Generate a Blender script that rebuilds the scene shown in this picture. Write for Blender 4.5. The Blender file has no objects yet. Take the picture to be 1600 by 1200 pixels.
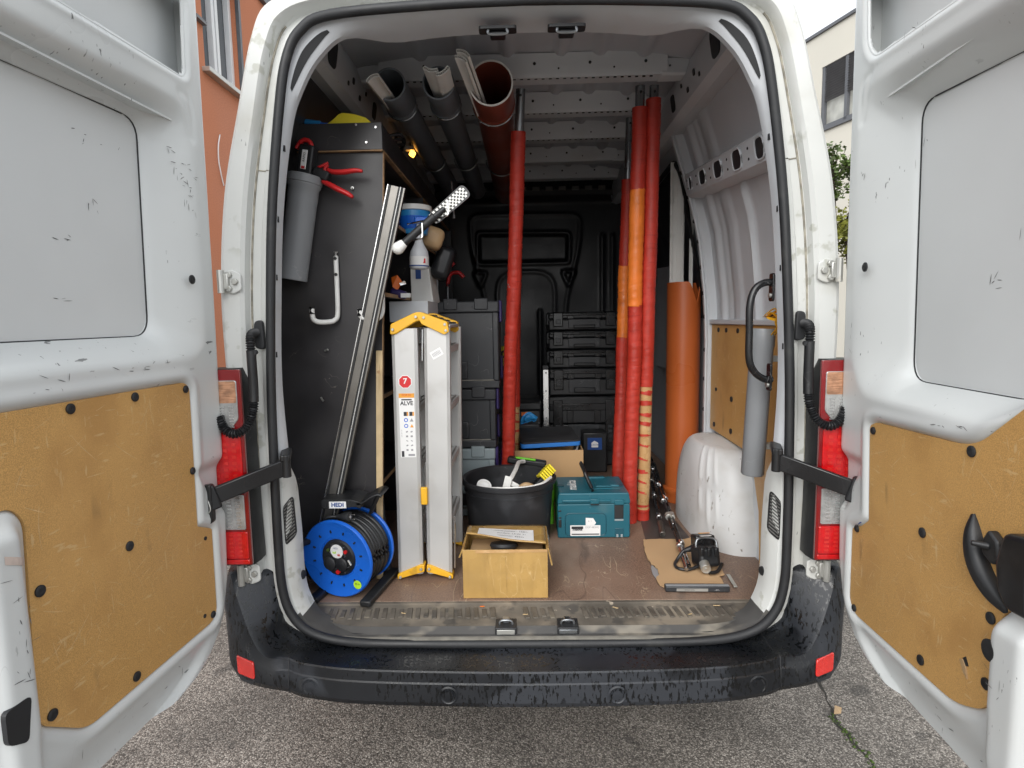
import bpy, math, random
import numpy as np
from mathutils import Vector, Matrix, noise as mnoise
random.seed(7)
sc = bpy.context.scene
R = math.radians
pi = math.pi

# ---------------------------------------------------------------- camera
psi, th, rho = R(1.25), R(6.2), R(1.0)
s_, c_ = math.sin, math.cos
r0 = Vector((c_(psi), s_(psi), 0)); fw = Vector((-s_(psi)*c_(th), c_(psi)*c_(th), -s_(th)))
u0 = Vector((-s_(psi)*s_(th), c_(psi)*s_(th), c_(th)))
rt = r0*c_(rho) - u0*s_(rho); up = u0*c_(rho) + r0*s_(rho)
cd = bpy.data.cameras.new('camera'); cd.sensor_width = 36; cd.lens = 920/1600*36; cd.clip_end = 500; cd.clip_start = .02
cam = bpy.data.objects.new('camera', cd); sc.collection.objects.link(cam)
cam.matrix_world = Matrix(((rt.x, up.x, -fw.x, -.01), (rt.y, up.y, -fw.y, -1.85), (rt.z, up.z, -fw.z, 1.60), (0, 0, 0, 1)))
sc.camera = cam

# ---------------------------------------------------------------- sky, sun, exposure
SUN_EL, SUN_AZ = R(34), R(196)          # azimuth clockwise from +Y: behind the camera
w = bpy.data.worlds.new('World'); sc.world = w; w.use_nodes = True
nt = w.node_tree; nt.nodes.clear()
out = nt.nodes.new('ShaderNodeOutputWorld'); bg = nt.nodes.new('ShaderNodeBackground')
sky = nt.nodes.new('ShaderNodeTexSky'); sky.sky_type = 'NISHITA'; sky.sun_disc = False
sky.sun_elevation = SUN_EL; sky.sun_rotation = SUN_AZ; sky.dust_density = 4; sky.air_density = 1.2
hs = nt.nodes.new('ShaderNodeHueSaturation'); hs.inputs['Saturation'].default_value = .22
tc = nt.nodes.new('ShaderNodeTexCoord'); nz = nt.nodes.new('ShaderNodeTexNoise'); nz.inputs['Scale'].default_value = 3; nz.inputs['Detail'].default_value = 6
rp = nt.nodes.new('ShaderNodeMapRange'); rp.inputs[1].default_value = .3; rp.inputs[2].default_value = .7; rp.inputs[3].default_value = .85; rp.inputs[4].default_value = 1.15
mx = nt.nodes.new('ShaderNodeMix'); mx.data_type = 'RGBA'; mx.blend_type = 'MULTIPLY'; mx.inputs[0].default_value = 1
fl = nt.nodes.new('ShaderNodeMix'); fl.data_type = 'RGBA'; fl.inputs[0].default_value = .6; fl.inputs[7].default_value = (8.9, 9.3, 9.8, 1)
L = nt.links.new
L(sky.outputs[0], hs.inputs['Color']); L(hs.outputs[0], fl.inputs[6]); L(fl.outputs[2], mx.inputs[6])
L(tc.outputs['Generated'], nz.inputs['Vector']); L(nz.outputs[0], rp.inputs[0]); L(rp.outputs[0], mx.inputs[7])
L(mx.outputs[2], bg.inputs['Color']); bg.inputs['Strength'].default_value = .125; L(bg.outputs[0], out.inputs[0])
sd = bpy.data.lights.new('sun', 'SUN'); sd.energy = 1.3; sd.angle = R(50); sd.color = (1, .985, .96)
sun = bpy.data.objects.new('sun', sd); sc.collection.objects.link(sun)
dv = Vector((math.sin(SUN_AZ)*math.cos(SUN_EL), math.cos(SUN_AZ)*math.cos(SUN_EL), math.sin(SUN_EL)))
sun.rotation_euler = dv.to_track_quat('Z', 'Y').to_euler()
sc.view_settings.view_transform = 'Standard'; sc.view_settings.look = 'None'; sc.view_settings.gamma = 1
sc.view_settings.use_curve_mapping = False; sc.view_settings.exposure = .7
sc.cycles.max_bounces = 6; sc.cycles.diffuse_bounces = 4; sc.cycles.glossy_bounces = 2; sc.cycles.transparent_max_bounces = 4

# ---------------------------------------------------------------- materials
MATS = {}
def mat(name, col, rough=.5, metal=0, var=.12, vs=6, bump=0, bs=150, layers=(), rvar=.1, spec=.5, coat=0, emit=None, trans=0, alpha=1, bstretch=(1, 1, 1), speck=0, sps=300):
    """Procedural material. layers: dicts(col, scale, thr, w, amt, st, kind, patch) of stains ('noise') or thin scratches ('line')."""
    m = bpy.data.materials.new(name); m.use_nodes = True; MATS[name] = m
    t = m.node_tree; N = t.nodes.new; K = t.links.new
    b = t.nodes['Principled BSDF']
    tc = N('ShaderNodeTexCoord')
    def noise(scale, st=(1, 1, 1), detail=4, off=0., rot=None, dist=0.):
        mp = N('ShaderNodeMapping'); mp.inputs['Scale'].default_value = st; mp.inputs['Location'].default_value = (off, off*1.7, off*.6)
        if rot: mp.inputs['Rotation'].default_value = rot
        n = N('ShaderNodeTexNoise'); n.inputs['Scale'].default_value = scale; n.inputs['Detail'].default_value = min(detail, 3); n.inputs['Distortion'].default_value = dist
        K(tc.outputs['Object'], mp.inputs[0]); K(mp.outputs[0], n.inputs['Vector']); return n.outputs[0]
    def rng(sock, a, b_, c=0., d=1.):
        n = N('ShaderNodeMapRange'); n.interpolation_type = 'SMOOTHSTEP'
        for i, v in enumerate((a, b_, c, d)): n.inputs[i+1].default_value = v
        K(sock, n.inputs[0]); return n.outputs[0]
    def math_(op, a, b_):
        n = N('ShaderNodeMath'); n.operation = op
        for i, v in enumerate((a, b_)):
            if isinstance(v, (int, float)): n.inputs[i].default_value = v
            else: K(v, n.inputs[i])
        return n.outputs[0]
    def mix(f, a, b_):
        n = N('ShaderNodeMix'); n.data_type = 'RGBA'
        for i, v in ((0, f), (6, a), (7, b_)):
            if isinstance(v, (int, float)): n.inputs[i].default_value = v
            elif isinstance(v, tuple): n.inputs[i].default_value = (*v, 1) if len(v) == 3 else v
            else: K(v, n.inputs[i])
        return n.outputs[2]
    base = noise(vs, detail=6)
    cur = mix(rng(base, .3, .7), tuple(c*(1-var) for c in col), tuple(min(1, c*(1+var)) for c in col))
    if speck:
        sp = noise(sps, detail=2, off=3.1)
        cur = mix(rng(sp, .35, .65), cur, mix(.5, tuple(c*(1-speck) for c in col), tuple(min(1, c*(1+speck*.6)) for c in col)))
        n = N('ShaderNodeMix'); n.data_type = 'RGBA'; n.blend_type = 'MULTIPLY'; n.inputs[0].default_value = 1
        K(cur, n.inputs[6]); g = rng(sp, .3, .7, 1-speck, 1+speck*.5)
        cc = N('ShaderNodeCombineColor'); [K(g, cc.inputs[i]) for i in range(3)]; K(cc.outputs[0], n.inputs[7]); cur = n.outputs[2]
    rr = rng(base, .3, .7, max(.02, rough-rvar), min(1, rough+rvar))
    for i, l in enumerate(layers):
        off = l.get('off', 5.3*(i+1))
        n = noise(l.get('scale', 4), l.get('st', (1, 1, 1)), l.get('detail', 5), off, l.get('rot'), l.get('dist', 0))
        if l.get('kind') == 'line':
            d = math_('ABSOLUTE', math_('SUBTRACT', n, .5), 0)
            mk = rng(d, 0, l.get('w', .006), 1, 0)
        else:
            mk = rng(n, l.get('thr', .6), l.get('thr', .6)+l.get('w', .08))
        if l.get('patch'):
            pn = noise(l['patch'], l.get('pst', (1, 1, 1)), 3, off+2.2)
            mk = math_('MULTIPLY', mk, rng(pn, l.get('pthr', .55), l.get('pthr', .55)+.1))
        mk = math_('MULTIPLY', mk, l.get('amt', .7))
        cur = mix(mk, cur, l['col'])
        if 'rough' in l:
            n2 = N('ShaderNodeMix'); K(mk, n2.inputs[0]); K(rr, n2.inputs[2]); n2.inputs[3].default_value = l['rough']; rr = n2.outputs[0]
    K(cur, b.inputs['Base Color']); K(rr, b.inputs['Roughness'])
    b.inputs['Metallic'].default_value = metal; b.inputs['Specular IOR Level'].default_value = spec
    b.inputs['Coat Weight'].default_value = coat; b.inputs['Transmission Weight'].default_value = trans
    b.inputs['Alpha'].default_value = alpha
    if emit: b.inputs['Emission Color'].default_value = (*emit[0], 1); b.inputs['Emission Strength'].default_value = emit[1]
    if bump:
        bn = N('ShaderNodeBump'); bn.inputs['Strength'].default_value = bump; bn.inputs['Distance'].default_value = .004
        K(noise(bs, bstretch, 3, 1.3), bn.inputs['Height']); K(bn.outputs[0], b.inputs['Normal'])
    return m
def ln(col, scale, w=.006, amt=.6, **k): return dict(col=col, scale=scale, w=w, amt=amt, kind='line', **k)
def st(col, scale, thr, w=.08, amt=.6, **k): return dict(col=col, scale=scale, thr=thr, w=w, amt=amt, **k)

SCUFF = (.05, .052, .055)
mat('white_paint', (.60, .62, .615), .34, var=.03, vs=2, coat=.15, rvar=.08, bump=.015, bs=90, layers=[
    st((.55, .53, .48), 1.6, .58, .25, .30), st(SCUFF, 34, .665, .03, .8, st=(1, .6, 1.5), patch=3.2, pthr=.56),
    st(SCUFF, 75, .675, .03, .8, st=(1, 1.6, .5), patch=5, pthr=.55), ln((.3, .3, .3), 9, .002, .5, st=(1, 1, .4), patch=4, pthr=.6)])
mat('white_frame', (.60, .61, .59), .42, var=.04, vs=3, bump=.02, bs=80, layers=[
    st((.40, .38, .31), 4, .50, .25, .5), st((.30, .30, .23), 22, .56, .1, .5, patch=4, pthr=.48), st(SCUFF, 70, .70, .03, .7, st=(1, 1, .4), patch=6, pthr=.6)])
mat('door_skin', (.64, .66, .66), .5, var=.03, vs=2, bump=.03, bs=300, layers=[
    ln((.12, .12, .12), 7, .003, .7, st=(1, .6, 2.2), patch=5, pthr=.64), st((.1, .1, .1), 40, .68, .03, .8, st=(1, .5, 1.8), patch=4, pthr=.60)])
mat('grey_primer', (.36, .375, .40), .5, var=.06, vs=3, bump=.02, bs=80, layers=[st((.25, .25, .26), 4, .55, .2, .4), ln((.5, .5, .5), 6, .003, .4, patch=4)])
mat('inner_white', (.56, .58, .605), .48, var=.05, vs=3, bump=.02, bs=60, layers=[st((.50, .49, .47), 6, .55, .2, .4), st(SCUFF, 50, .72, .03, .6, patch=6)])
mat('roof_skin', (.45, .47, .51), .5, var=.05, vs=3, layers=[st((.3, .3, .31), 3, .55, .2, .4)])
mat('arch_paint', (.66, .67, .67), .42, var=.04, vs=4, bump=.03, bs=50, layers=[
    st((.45, .43, .38), 5, .52, .2, .5), st((.16, .13, .10), 28, .66, .04, .8, st=(1, 1.6, .6), patch=6, pthr=.5), ln((.2, .17, .14), 6, .004, .8, st=(1, .5, 2.5), patch=5, pthr=.52)])
mat('hardboard', (.60, .345, .118), .48, var=.10, vs=3, speck=.20, sps=420, bump=.03, bs=500, layers=[
    st((.38, .195, .06), 5, .50, .25, .5), st((.66, .47, .24), 55, .63, .06, .6, st=(1, .35, 1.6), rot=(.5, 0, 0), patch=5, pthr=.46), st((.64, .46, .24), 60, .635, .06, .6, st=(1, 1.5, .3), rot=(.2, 0, 0), patch=6, pthr=.48),
    ln((.68, .50, .27), 2.6, .0016, .75, patch=5, pthr=.56), st((.10, .07, .035), 11, .60, .1, .4, st=(1, 1.4, .35), patch=3.5, pthr=.54)])
mat('grime', (.28, .26, .21), .7, var=.4, vs=30)
mat('rubber', (.016, .017, .019), .55, var=.2, bump=.05, bs=120, layers=[st((.06, .06, .055), 8, .6, .15, .4)])
mat('black_plastic', (.012, .0128, .0145), .45, var=.2, vs=10, bump=.06, bs=400, layers=[st((.05, .05, .05), 9, .58, .2, .4), ln((.12, .12, .12), 9, .004, .5, patch=6)])
mat('scratch', (.64, .47, .26), .7, var=.2, vs=60)
mat('scuff', (.13, .13, .132), .6, var=.4, vs=40)
mat('faded_tape', (.52, .43, .38), .6, var=.15, vs=40)
mat('black_gloss', (.012, .012, .013), .28, var=.2, layers=[ln((.2, .2, .2), 14, .006, .5, patch=8)])
mat('bumper', (.0050, .0062, .0085), .38, var=.2, vs=4, bump=.12, bs=260, rvar=.05, layers=[
    st((.021, .024, .030), 2.3, .47, .04, .9, st=(1, 1, 1.3), rough=.5), st((.003, .0035, .004), 85, .54, .05, .9, st=(1.3, 1, .42), patch=4.0, pthr=.32, rough=.12),
    st((.12, .14, .15), 7, .66, .08, .4, st=(.6, 2, 3), patch=3, pthr=.62)])
mat('bulkhead_black', (.010, .011, .0135), .42, var=.25, vs=3, bump=.03, bs=90, layers=[st((.05, .052, .058), 3, .55, .2, .5), ln((.12, .12, .13), 6, .004, .45, patch=5)])
mat('ply_floor', (.24, .155, .11), .55, var=.25, vs=3, speck=.25, sps=180, bump=.06, bs=90, bstretch=(1, .3, 1), layers=[
    st((.34, .26, .20), 5, .52, .2, .5, st=(1, .5, 1)), st((.045, .03, .026), 7, .56, .15, .6, st=(1.4, .4, 1)), ln((.50, .40, .27), 4, .004, .8, st=(1.7, .4, 1), patch=4, pthr=.5),
    ln((.5, .4, .28), 11, .006, .7, st=(1, .6, 1), patch=7, pthr=.54), ln((.08, .05, .04), 3, .006, .5, st=(1.7, .3, 1))])
mat('sill_plastic', (.11, .096, .078), .8, var=.25, vs=8, bump=.1, bs=160, layers=[
    st((.25, .21, .16), 6, .48, .2, .75), st((.035, .034, .033), 14, .56, .12, .6), st((.42, .36, .28), 30, .66, .05, .7, patch=4, pthr=.5)])
mat('tread', (.105, .092, .075), .65, var=.3, vs=14, bump=.1, bs=160, layers=[st((.19, .165, .125), 9, .5, .15, .6), st((.05, .045, .04), 12, .56, .1, .7)])
mat('sill_edge', (.06, .058, .056), .8, var=.2, vs=8, bump=.05, bs=90, layers=[st((.28, .25, .2), 9, .54, .15, .6, st=(.6, 1, 1)), st((.03, .03, .03), 6, .55, .1, .5)])
mat('film_ply', (.034, .032, .034), .42, var=.25, vs=4, bump=.02, bs=100, layers=[
    st((.05, .047, .045), 4, .52, .2, .6), ln((.30, .27, .22), 8, .0035, .55, patch=9, pthr=.58), st((.35, .30, .24), 40, .74, .02, .7, patch=5, pthr=.6)])
mat('ply_edge', (.33, .20, .10), .6, var=.25, vs=12, layers=[st((.09, .06, .04), 10, .56, .1, .6)])
mat('pine', (.52, .39, .22), .55, var=.15, vs=10, bump=.03, bs=60, bstretch=(6, 6, .4), layers=[st((.3, .2, .09), 20, .6, .1, .5, st=(4, 4, .3))])
mat('alu', (.55, .55, .54), .5, metal=.55, var=.05, vs=4, bump=.03, bs=350, bstretch=(1, 1, .06), layers=[
    st((.42, .41, .39), 8, .55, .2, .5, rough=.5), st((.30, .29, .28), 30, .66, .08, .45, patch=7, pthr=.56)])
mat('alu_dark', (.20, .19, .175), .42, metal=.85, var=.12, vs=5, layers=[st((.15, .14, .12), 6, .5, .2, .6)])
mat('alu_bright', (.75, .75, .74), .25, metal=.95, var=.05)
mat('chrome', (.66, .66, .66), .18, metal=1, var=.05)
mat('steel', (.30, .315, .33), .30, metal=.9, var=.1, layers=[st((.14, .14, .14), 9, .6, .1, .5)])
mat('zinc', (.50, .50, .47), .42, metal=.7, var=.1, layers=[st((.35, .30, .22), 12, .55, .2, .6)])
mat('yellow_plastic', (.78, .42, .02), .42, var=.08, bump=.03, bs=200, layers=[st((.35, .2, .03), 14, .62, .1, .5), ln((.85, .62, .2), 15, .005, .5, patch=8)])
mat('lemon', (.80, .66, .03), .5, var=.08, bump=.04, bs=60)
mat('red_wrap', (.44, .032, .018), .45, var=.12, vs=14, bump=.5, bs=120, bstretch=(.3, .3, 3.2), layers=[st((.52, .06, .04), 30, .62, .1, .35, st=(.4, .4, 3)), st((.25, .012, .010), 40, .60, .1, .5, st=(.3, .3, 2.5)), st((.32, .32, .33), 16, .745, .015, .9)])
mat('orange_wrap', (.72, .175, .022), .4, var=.1, vs=12, bump=.3, bs=110, bstretch=(.3, .3, 3), layers=[ln((.10, .05, .03), 5, .005, .8, patch=6, pthr=.5), st((.45, .1, .02), 8, .6, .1, .5)])
mat('tan_tape', (.50, .30, .13), .28, var=.12, vs=10, bump=.15, bs=60, coat=.3, layers=[st((.62, .42, .22), 12, .56, .1, .5), ln((.3, .16, .06), 8, .006, .6)])
mat('red_plastic', (.58, .02, .022), .35, var=.08)
mat('grey_pvc', (.25, .26, .272), .42, var=.05, vs=3, bump=.02, bs=200, layers=[ln((.36, .36, .37), 6, .003, .5, patch=5, pthr=.55), st((.15, .15, .16), 5, .6, .15, .4)])
mat('dark_pvc', (.15, .17, .195), .42, var=.1, vs=4, layers=[st((.10, .11, .12), 5, .55, .2, .5)])
mat('orange_pvc', (.52, .125, .030), .36, var=.05, vs=2, bump=.02, bs=120, layers=[st((.40, .085, .02), 3, .55, .2, .5, st=(1, 1, .3)), ln((.62, .25, .1), 9, .003, .4, patch=5)])
mat('brown_pvc', (.22, .052, .033), .40, var=.08, vs=3, layers=[st((.14, .035, .025), 4, .55, .2, .5)])
mat('white_pvc', (.76, .76, .735), .4, var=.04, vs=5, layers=[st((.45, .44, .40), 6, .58, .15, .4)])
mat('cut_edge', (.72, .70, .66), .6, var=.05)
mat('blue_plastic', (.012, .13, .62), .34, var=.06, vs=4, layers=[ln((.2, .33, .75), 9, .004, .5, patch=5, pthr=.55), st((.01, .07, .35), 6, .6, .15, .4)])
mat('blue_foam', (.02, .16, .50), .6, var=.08)
mat('light_blue', (.03, .27, .62), .4, var=.06)
mat('cable', (.018, .019, .021), .42, var=.2, bump=.05, bs=100)
mat('teal', (.010, .105, .145), .40, var=.06, vs=4, bump=.04, bs=350, layers=[st((.10, .16, .17), 8, .58, .2, .35), ln((.2, .3, .3), 10, .004, .5, patch=7, pthr=.56), st((.16, .15, .13), 30, .68, .05, .5, patch=5)])
mat('teal_dark', (.007, .07, .10), .45, var=.1)
mat('cardboard', (.46, .285, .135), .65, var=.06, vs=4, bump=.05, bs=300, bstretch=(1, 1, .1), layers=[st((.36, .21, .09), 6, .58, .15, .4)])
mat('cardboard_pale', (.50, .325, .175), .65, var=.05, vs=4, bump=.04, bs=200, layers=[st((.40, .25, .12), 6, .58, .15, .4), ln((.3, .19, .1), 4, .004, .4, patch=4)])
mat('taped_card', (.43, .265, .085), .26, var=.12, vs=7, bump=.25, bs=26, coat=.5, layers=[ln((.66, .48, .24), 9, .006, .6, st=(1.6, 1, .5), patch=5, pthr=.48), st((.30, .18, .06), 7, .54, .15, .5, st=(3, 1, .5)), ln((.6, .43, .2), 20, .008, .45, patch=7)])
mat('paper', (.78, .78, .77), .6, var=.03)
mat('ink', (.03, .03, .035), .6, var=.05)
mat('ink_grey', (.30, .30, .31), .6, var=.05)
mat('dark_bin', (.028, .030, .034), .48, var=.15, vs=5, bump=.06, bs=350, layers=[ln((.25, .25, .25), 7, .004, .6, patch=5, pthr=.55), st((.085, .085, .085), 5, .56, .2, .5)])
mat('dust_ledge', (.20, .19, .165), .85, var=.2, vs=20)
mat('dust_dark', (.11, .107, .10), .6, var=.2)
mat('grey_bin', (.26, .31, .325), .5, var=.05, layers=[st((.4, .42, .42), 20, .7, .05, .6, patch=5)])
mat('purple', (.03, .02, .10), .4, var=.15)
mat('bucket_black', (.022, .023, .026), .5, var=.2, vs=6, bump=.05, bs=150, layers=[st((.075, .078, .085), 6, .54, .2, .6), st((.14, .14, .15), 24, .64, .1, .45, patch=4, pthr=.5)])
mat('green_bag', (.16, .55, .03), .45, var=.12, vs=12, bump=.2, bs=40)
mat('mat_foam', (.016, .016, .018), .75, var=.25, bump=.1, bs=90, layers=[st((.06, .06, .06), 10, .62, .1, .5, st=(.5, 2, 1))])
mat('dark_mat', (.060, .050, .046), .45, var=.2, layers=[st((.13, .11, .1), 8, .58, .15, .5)])
mat('warm_lamp', (1, .6, .2), .4, emit=((1, .42, .06), 3.5))
mat('red_lens', (.56, .006, .008), .16, var=.12, vs=60, coat=1, rvar=.03, bump=.15, bs=70, bstretch=(1, 1, .8))
mat('red_lens_dark', (.20, .004, .006), .12, var=.1, coat=1, rvar=.03)
mat('clear_lens', (.42, .42, .41), .14, var=.15, vs=40, coat=1, bump=.35, bs=60, bstretch=(1, 1, 1), metal=.35, rvar=.05)
mat('amber_lens', (.45, .23, .13), .14, var=.3, vs=40, coat=1, bump=.9, bs=90, bstretch=(.3, 1, 2), metal=.2, rvar=.05)
mat('reflector_red', (.62, .022, .016), .2, var=.06, vs=40, coat=1, bump=.2, bs=300)
mat('asphalt_side', (.1, .1, .1), .9)
mat('moss', (.045, .075, .012), .9, var=.4, vs=40)
mat('crack', (.030, .027, .022), .95, var=.3, vs=30)
mat('render_orange', (.50, .185, .095), .85, var=.05, vs=1, speck=.10, sps=60, bump=.15, bs=90)
mat('render_cream', (.60, .575, .50), .85, var=.03, vs=.6, bump=.05, bs=60)
mat('window_white', (.70, .71, .72), .4, var=.03)
mat('glass', (.10, .11, .12), .08, var=.1, vs=1, rvar=.02)
mat('glass_pale', (.42, .42, .38), .12, var=.25, vs=2, rvar=.03)
mat('blind', (.12, .12, .125), .45, var=.1)
mat('roof_metal', (.10, .105, .115), .5, var=.1)
mat('blue_cladding', (.20, .30, .42), .3, var=.06)
mat('leaf', (.065, .105, .018), .55, var=.4, vs=3)
mat('leaf_yellow', (.16, .17, .02), .55, var=.3, vs=3)
mat('bark', (.06, .045, .035), .9, var=.3, bump=.5, bs=30)
mat('sticker_red', (.60, .02, .025), .4, var=.04)
mat('sticker_orange', (.75, .33, .04), .4, var=.04)
mat('sticker_lime', (.45, .75, .03), .4, var=.04)
mat('ink_blue', (.01, .06, .25), .5, var=.05)
mat('tyre', (.02, .02, .02), .85, var=.2, bump=.2, bs=60)
mat('bottle_white', (.58, .60, .63), .35, var=.04)
mat('orange_pack', (.75, .16, .02), .4, var=.15)
mat('gum', (.45, .30, .16), .5, var=.15)

def asphalt():
    m = bpy.data.materials.new('asphalt'); m.use_nodes = True; MATS['asphalt'] = m
    t = m.node_tree; N = t.nodes.new; K = t.links.new; b = t.nodes['Principled BSDF']
    tc = N('ShaderNodeTexCoord')
    v = N('ShaderNodeTexVoronoi'); v.inputs['Scale'].default_value = 175; v.inputs['Randomness'].default_value = 1
    K(tc.outputs['Object'], v.inputs['Vector'])
    sep = N('ShaderNodeSeparateColor'); K(v.outputs['Color'], sep.inputs[0])
    cr = N('ShaderNodeValToRGB'); e = cr.color_ramp.elements
    e[0].position = 0; e[0].color = (.10, .088, .075, 1); e[1].position = 1; e[1].color = (.48, .44, .39, 1)
    for p, c in ((.35, (.18, .158, .137)), (.6, (.265, .235, .205)), (.85, (.36, .325, .285))):
        x = e.new(p); x.color = (*c, 1)
    K(sep.outputs[0], cr.inputs[0])
    ds = N('ShaderNodeMapRange'); ds.inputs[1].default_value = .25; ds.inputs[2].default_value = .75; ds.inputs[3].default_value = 1.1; ds.inputs[4].default_value = .48
    K(v.outputs['Distance'], ds.inputs[0])
    n = N('ShaderNodeTexNoise'); n.inputs['Scale'].default_value = 2.2; n.inputs['Detail'].default_value = 8; K(tc.outputs['Object'], n.inputs['Vector'])
    mr = N('ShaderNodeMapRange'); mr.inputs[1].default_value = .3; mr.inputs[2].default_value = .7; mr.inputs[3].default_value = .62; mr.inputs[4].default_value = 1.25; K(n.outputs[0], mr.inputs[0])
    mu = N('ShaderNodeMath'); mu.operation = 'MULTIPLY'; K(ds.outputs[0], mu.inputs[0]); K(mr.outputs[0], mu.inputs[1])
    mi = N('ShaderNodeMix'); mi.data_type = 'RGBA'; mi.blend_type = 'MULTIPLY'; mi.inputs[0].default_value = 1
    K(cr.outputs[0], mi.inputs[6]); cc = N('ShaderNodeCombineColor'); [K(mu.outputs[0], cc.inputs[i]) for i in range(3)]; K(cc.outputs[0], mi.inputs[7])
    n2 = N('ShaderNodeTexNoise'); n2.inputs['Scale'].default_value = 6; n2.inputs['Detail'].default_value = 4; K(tc.outputs['Object'], n2.inputs['Vector'])
    sp = N('ShaderNodeMapRange'); sp.interpolation_type = 'SMOOTHSTEP'; sp.inputs[1].default_value = .60; sp.inputs[2].default_value = .72; sp.inputs[4].default_value = .6; K(n2.outputs[0], sp.inputs[0])
    m3 = N('ShaderNodeMix'); m3.data_type = 'RGBA'; K(sp.outputs[0], m3.inputs[0]); K(mi.outputs[2], m3.inputs[6]); m3.inputs[7].default_value = (.03, .028, .026, 1)
    K(m3.outputs[2], b.inputs['Base Color']); b.inputs['Roughness'].default_value = .8
    bp = N('ShaderNodeBump'); bp.inputs['Strength'].default_value = .9; bp.inputs['Distance'].default_value = .004; bp.invert = True
    K(v.outputs['Distance'], bp.inputs['Height']); K(bp.outputs[0], b.inputs['Normal'])
asphalt()

# ---------------------------------------------------------------- mesh helpers
COL = sc.collection
def V(*a): return Vector(a)
def wl(o):
    p = Vector((0, 0, 0))
    while o is not None: p += o.location; o = o.parent
    return p
def thing(name, label, cat, loc=(0, 0, 0), group=None):
    o = bpy.data.objects.new(name, None); COL.objects.link(o); o.location = loc; o.empty_display_size = .05
    o['label'] = label; o['category'] = cat
    if group: o['group'] = group
    return o
def tag(o, label, cat, group=None):
    o['label'] = label; o['category'] = cat
    if group: o['group'] = group
    return o
def frame(d):
    d = Vector(d).normalized(); a = Vector((0, 0, 1)) if abs(d.z) < .9 else Vector((1, 0, 0))
    x = d.cross(a).normalized(); return x, x.cross(d).normalized(), d
class MB:
    def __init__(s): s.v = []; s.f = []
    def add(s, vs, fs):
        k = len(s.v); s.v += [Vector(p) for p in vs]; s.f += [tuple(i+k for i in f) for f in fs]; return s
    def bb(s, x0, x1, y0, y1, z0, z1):
        return s.add([(x, y, z) for z in (z0, z1) for y in (y0, y1) for x in (x0, x1)],
                     [(0, 2, 3, 1), (4, 5, 7, 6), (0, 1, 5, 4), (2, 6, 7, 3), (0, 4, 6, 2), (1, 3, 7, 5)])
    def obox(s, c, ax, ay, az, sx, sy, sz):
        c = Vector(c); ax, ay, az = (Vector(a).normalized() for a in (ax, ay, az))
        return s.add([c+ax*(sx/2*i)+ay*(sy/2*j)+az*(sz/2*k) for k in (-1, 1) for j in (-1, 1) for i in (-1, 1)],
                     [(0, 2, 3, 1), (4, 5, 7, 6), (0, 1, 5, 4), (2, 6, 7, 3), (0, 4, 6, 2), (1, 3, 7, 5)])
    def rbox(s, c, sz, rz=0, rx=0, ry=0):
        m = Matrix.Rotation(rz, 3, 'Z') @ Matrix.Rotation(ry, 3, 'Y') @ Matrix.Rotation(rx, 3, 'X')
        return s.obox(c, m.col[0], m.col[1], m.col[2], *sz)
    def cyl(s, p, q, r, r2=None, n=16, caps=True):
        p = Vector(p); q = Vector(q); r2 = r if r2 is None else r2; x, y, _ = frame(q-p)
        vs = []
        for c, rr in ((p, r), (q, r2)):
            vs += [c + (x*math.cos(2*pi*i/n) + y*math.sin(2*pi*i/n))*rr for i in range(n)]
        fs = [(i, (i+1) % n, n+(i+1) % n, n+i) for i in range(n)]
        if caps: fs += [tuple(reversed(range(n))), tuple(range(n, 2*n))]
        return s.add(vs, fs)
    def tube(s, pts, r, n=8, closed=False, caps=True, flat=1., upv=None):
        pts = [Vector(p) for p in pts]; m = len(pts); rr = r if isinstance(r, (list, tuple)) else [r]*m
        vs = []; px = None
        for i in range(m):
            a = pts[(i-1) % m] if (closed or i > 0) else pts[i]; b = pts[(i+1) % m] if (closed or i < m-1) else pts[i]
            d = (b-a).normalized()
            if upv is not None: x = Vector(upv); x = (x-d*x.dot(d)).normalized(); y = d.cross(x)
            elif px is None: x, y, _ = frame(d)
            else:
                x = (px - d*px.dot(d)).normalized(); y = d.cross(x)
            px = x
            vs += [pts[i] + (x*math.cos(2*pi*k/n) + y*math.sin(2*pi*k/n)*flat)*rr[i] for k in range(n)]
        fs = []
        for i in range(m if closed else m-1):
            j = (i+1) % m
            fs += [(i*n+k, i*n+(k+1) % n, j*n+(k+1) % n, j*n+k) for k in range(n)]
        if caps and not closed: fs += [tuple(reversed(range(n))), tuple(range((m-1)*n, m*n))]
        return s.add(vs, fs)
    def prism(s, poly, fn, d0, d1):
        n = len(poly)
        vs = [fn(a, b, d0) for a, b in poly] + [fn(a, b, d1) for a, b in poly]
        return s.add(vs, [tuple(reversed(range(n))), tuple(range(n, 2*n))] + [(i, (i+1) % n, n+(i+1) % n, n+i) for i in range(n)])
    def lathe(s, prof, o, axis=(0, 0, 1), n=32, closed=False):
        o = Vector(o); x, y, d = frame(axis); m = len(prof)
        vs = [o + d*h + (x*math.cos(2*pi*k/n)+y*math.sin(2*pi*k/n))*r for r, h in prof for k in range(n)]
        fs = [(i*n+k, i*n+(k+1) % n, ((i+1) % m)*n+(k+1) % n, ((i+1) % m)*n+k) for i in range(m if closed else m-1) for k in range(n)]
        return s.add(vs, fs)
    def grid(s, fn, ni, nj, ci=False):
        vs = [fn(i, j) for i in range(ni) for j in range(nj)]
        fs = [(i*nj+j, i*nj+j+1, ((i+1) % ni)*nj+j+1, ((i+1) % ni)*nj+j) for i in range(ni if ci else ni-1) for j in range(nj-1)]
        return s.add(vs, fs)
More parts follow.
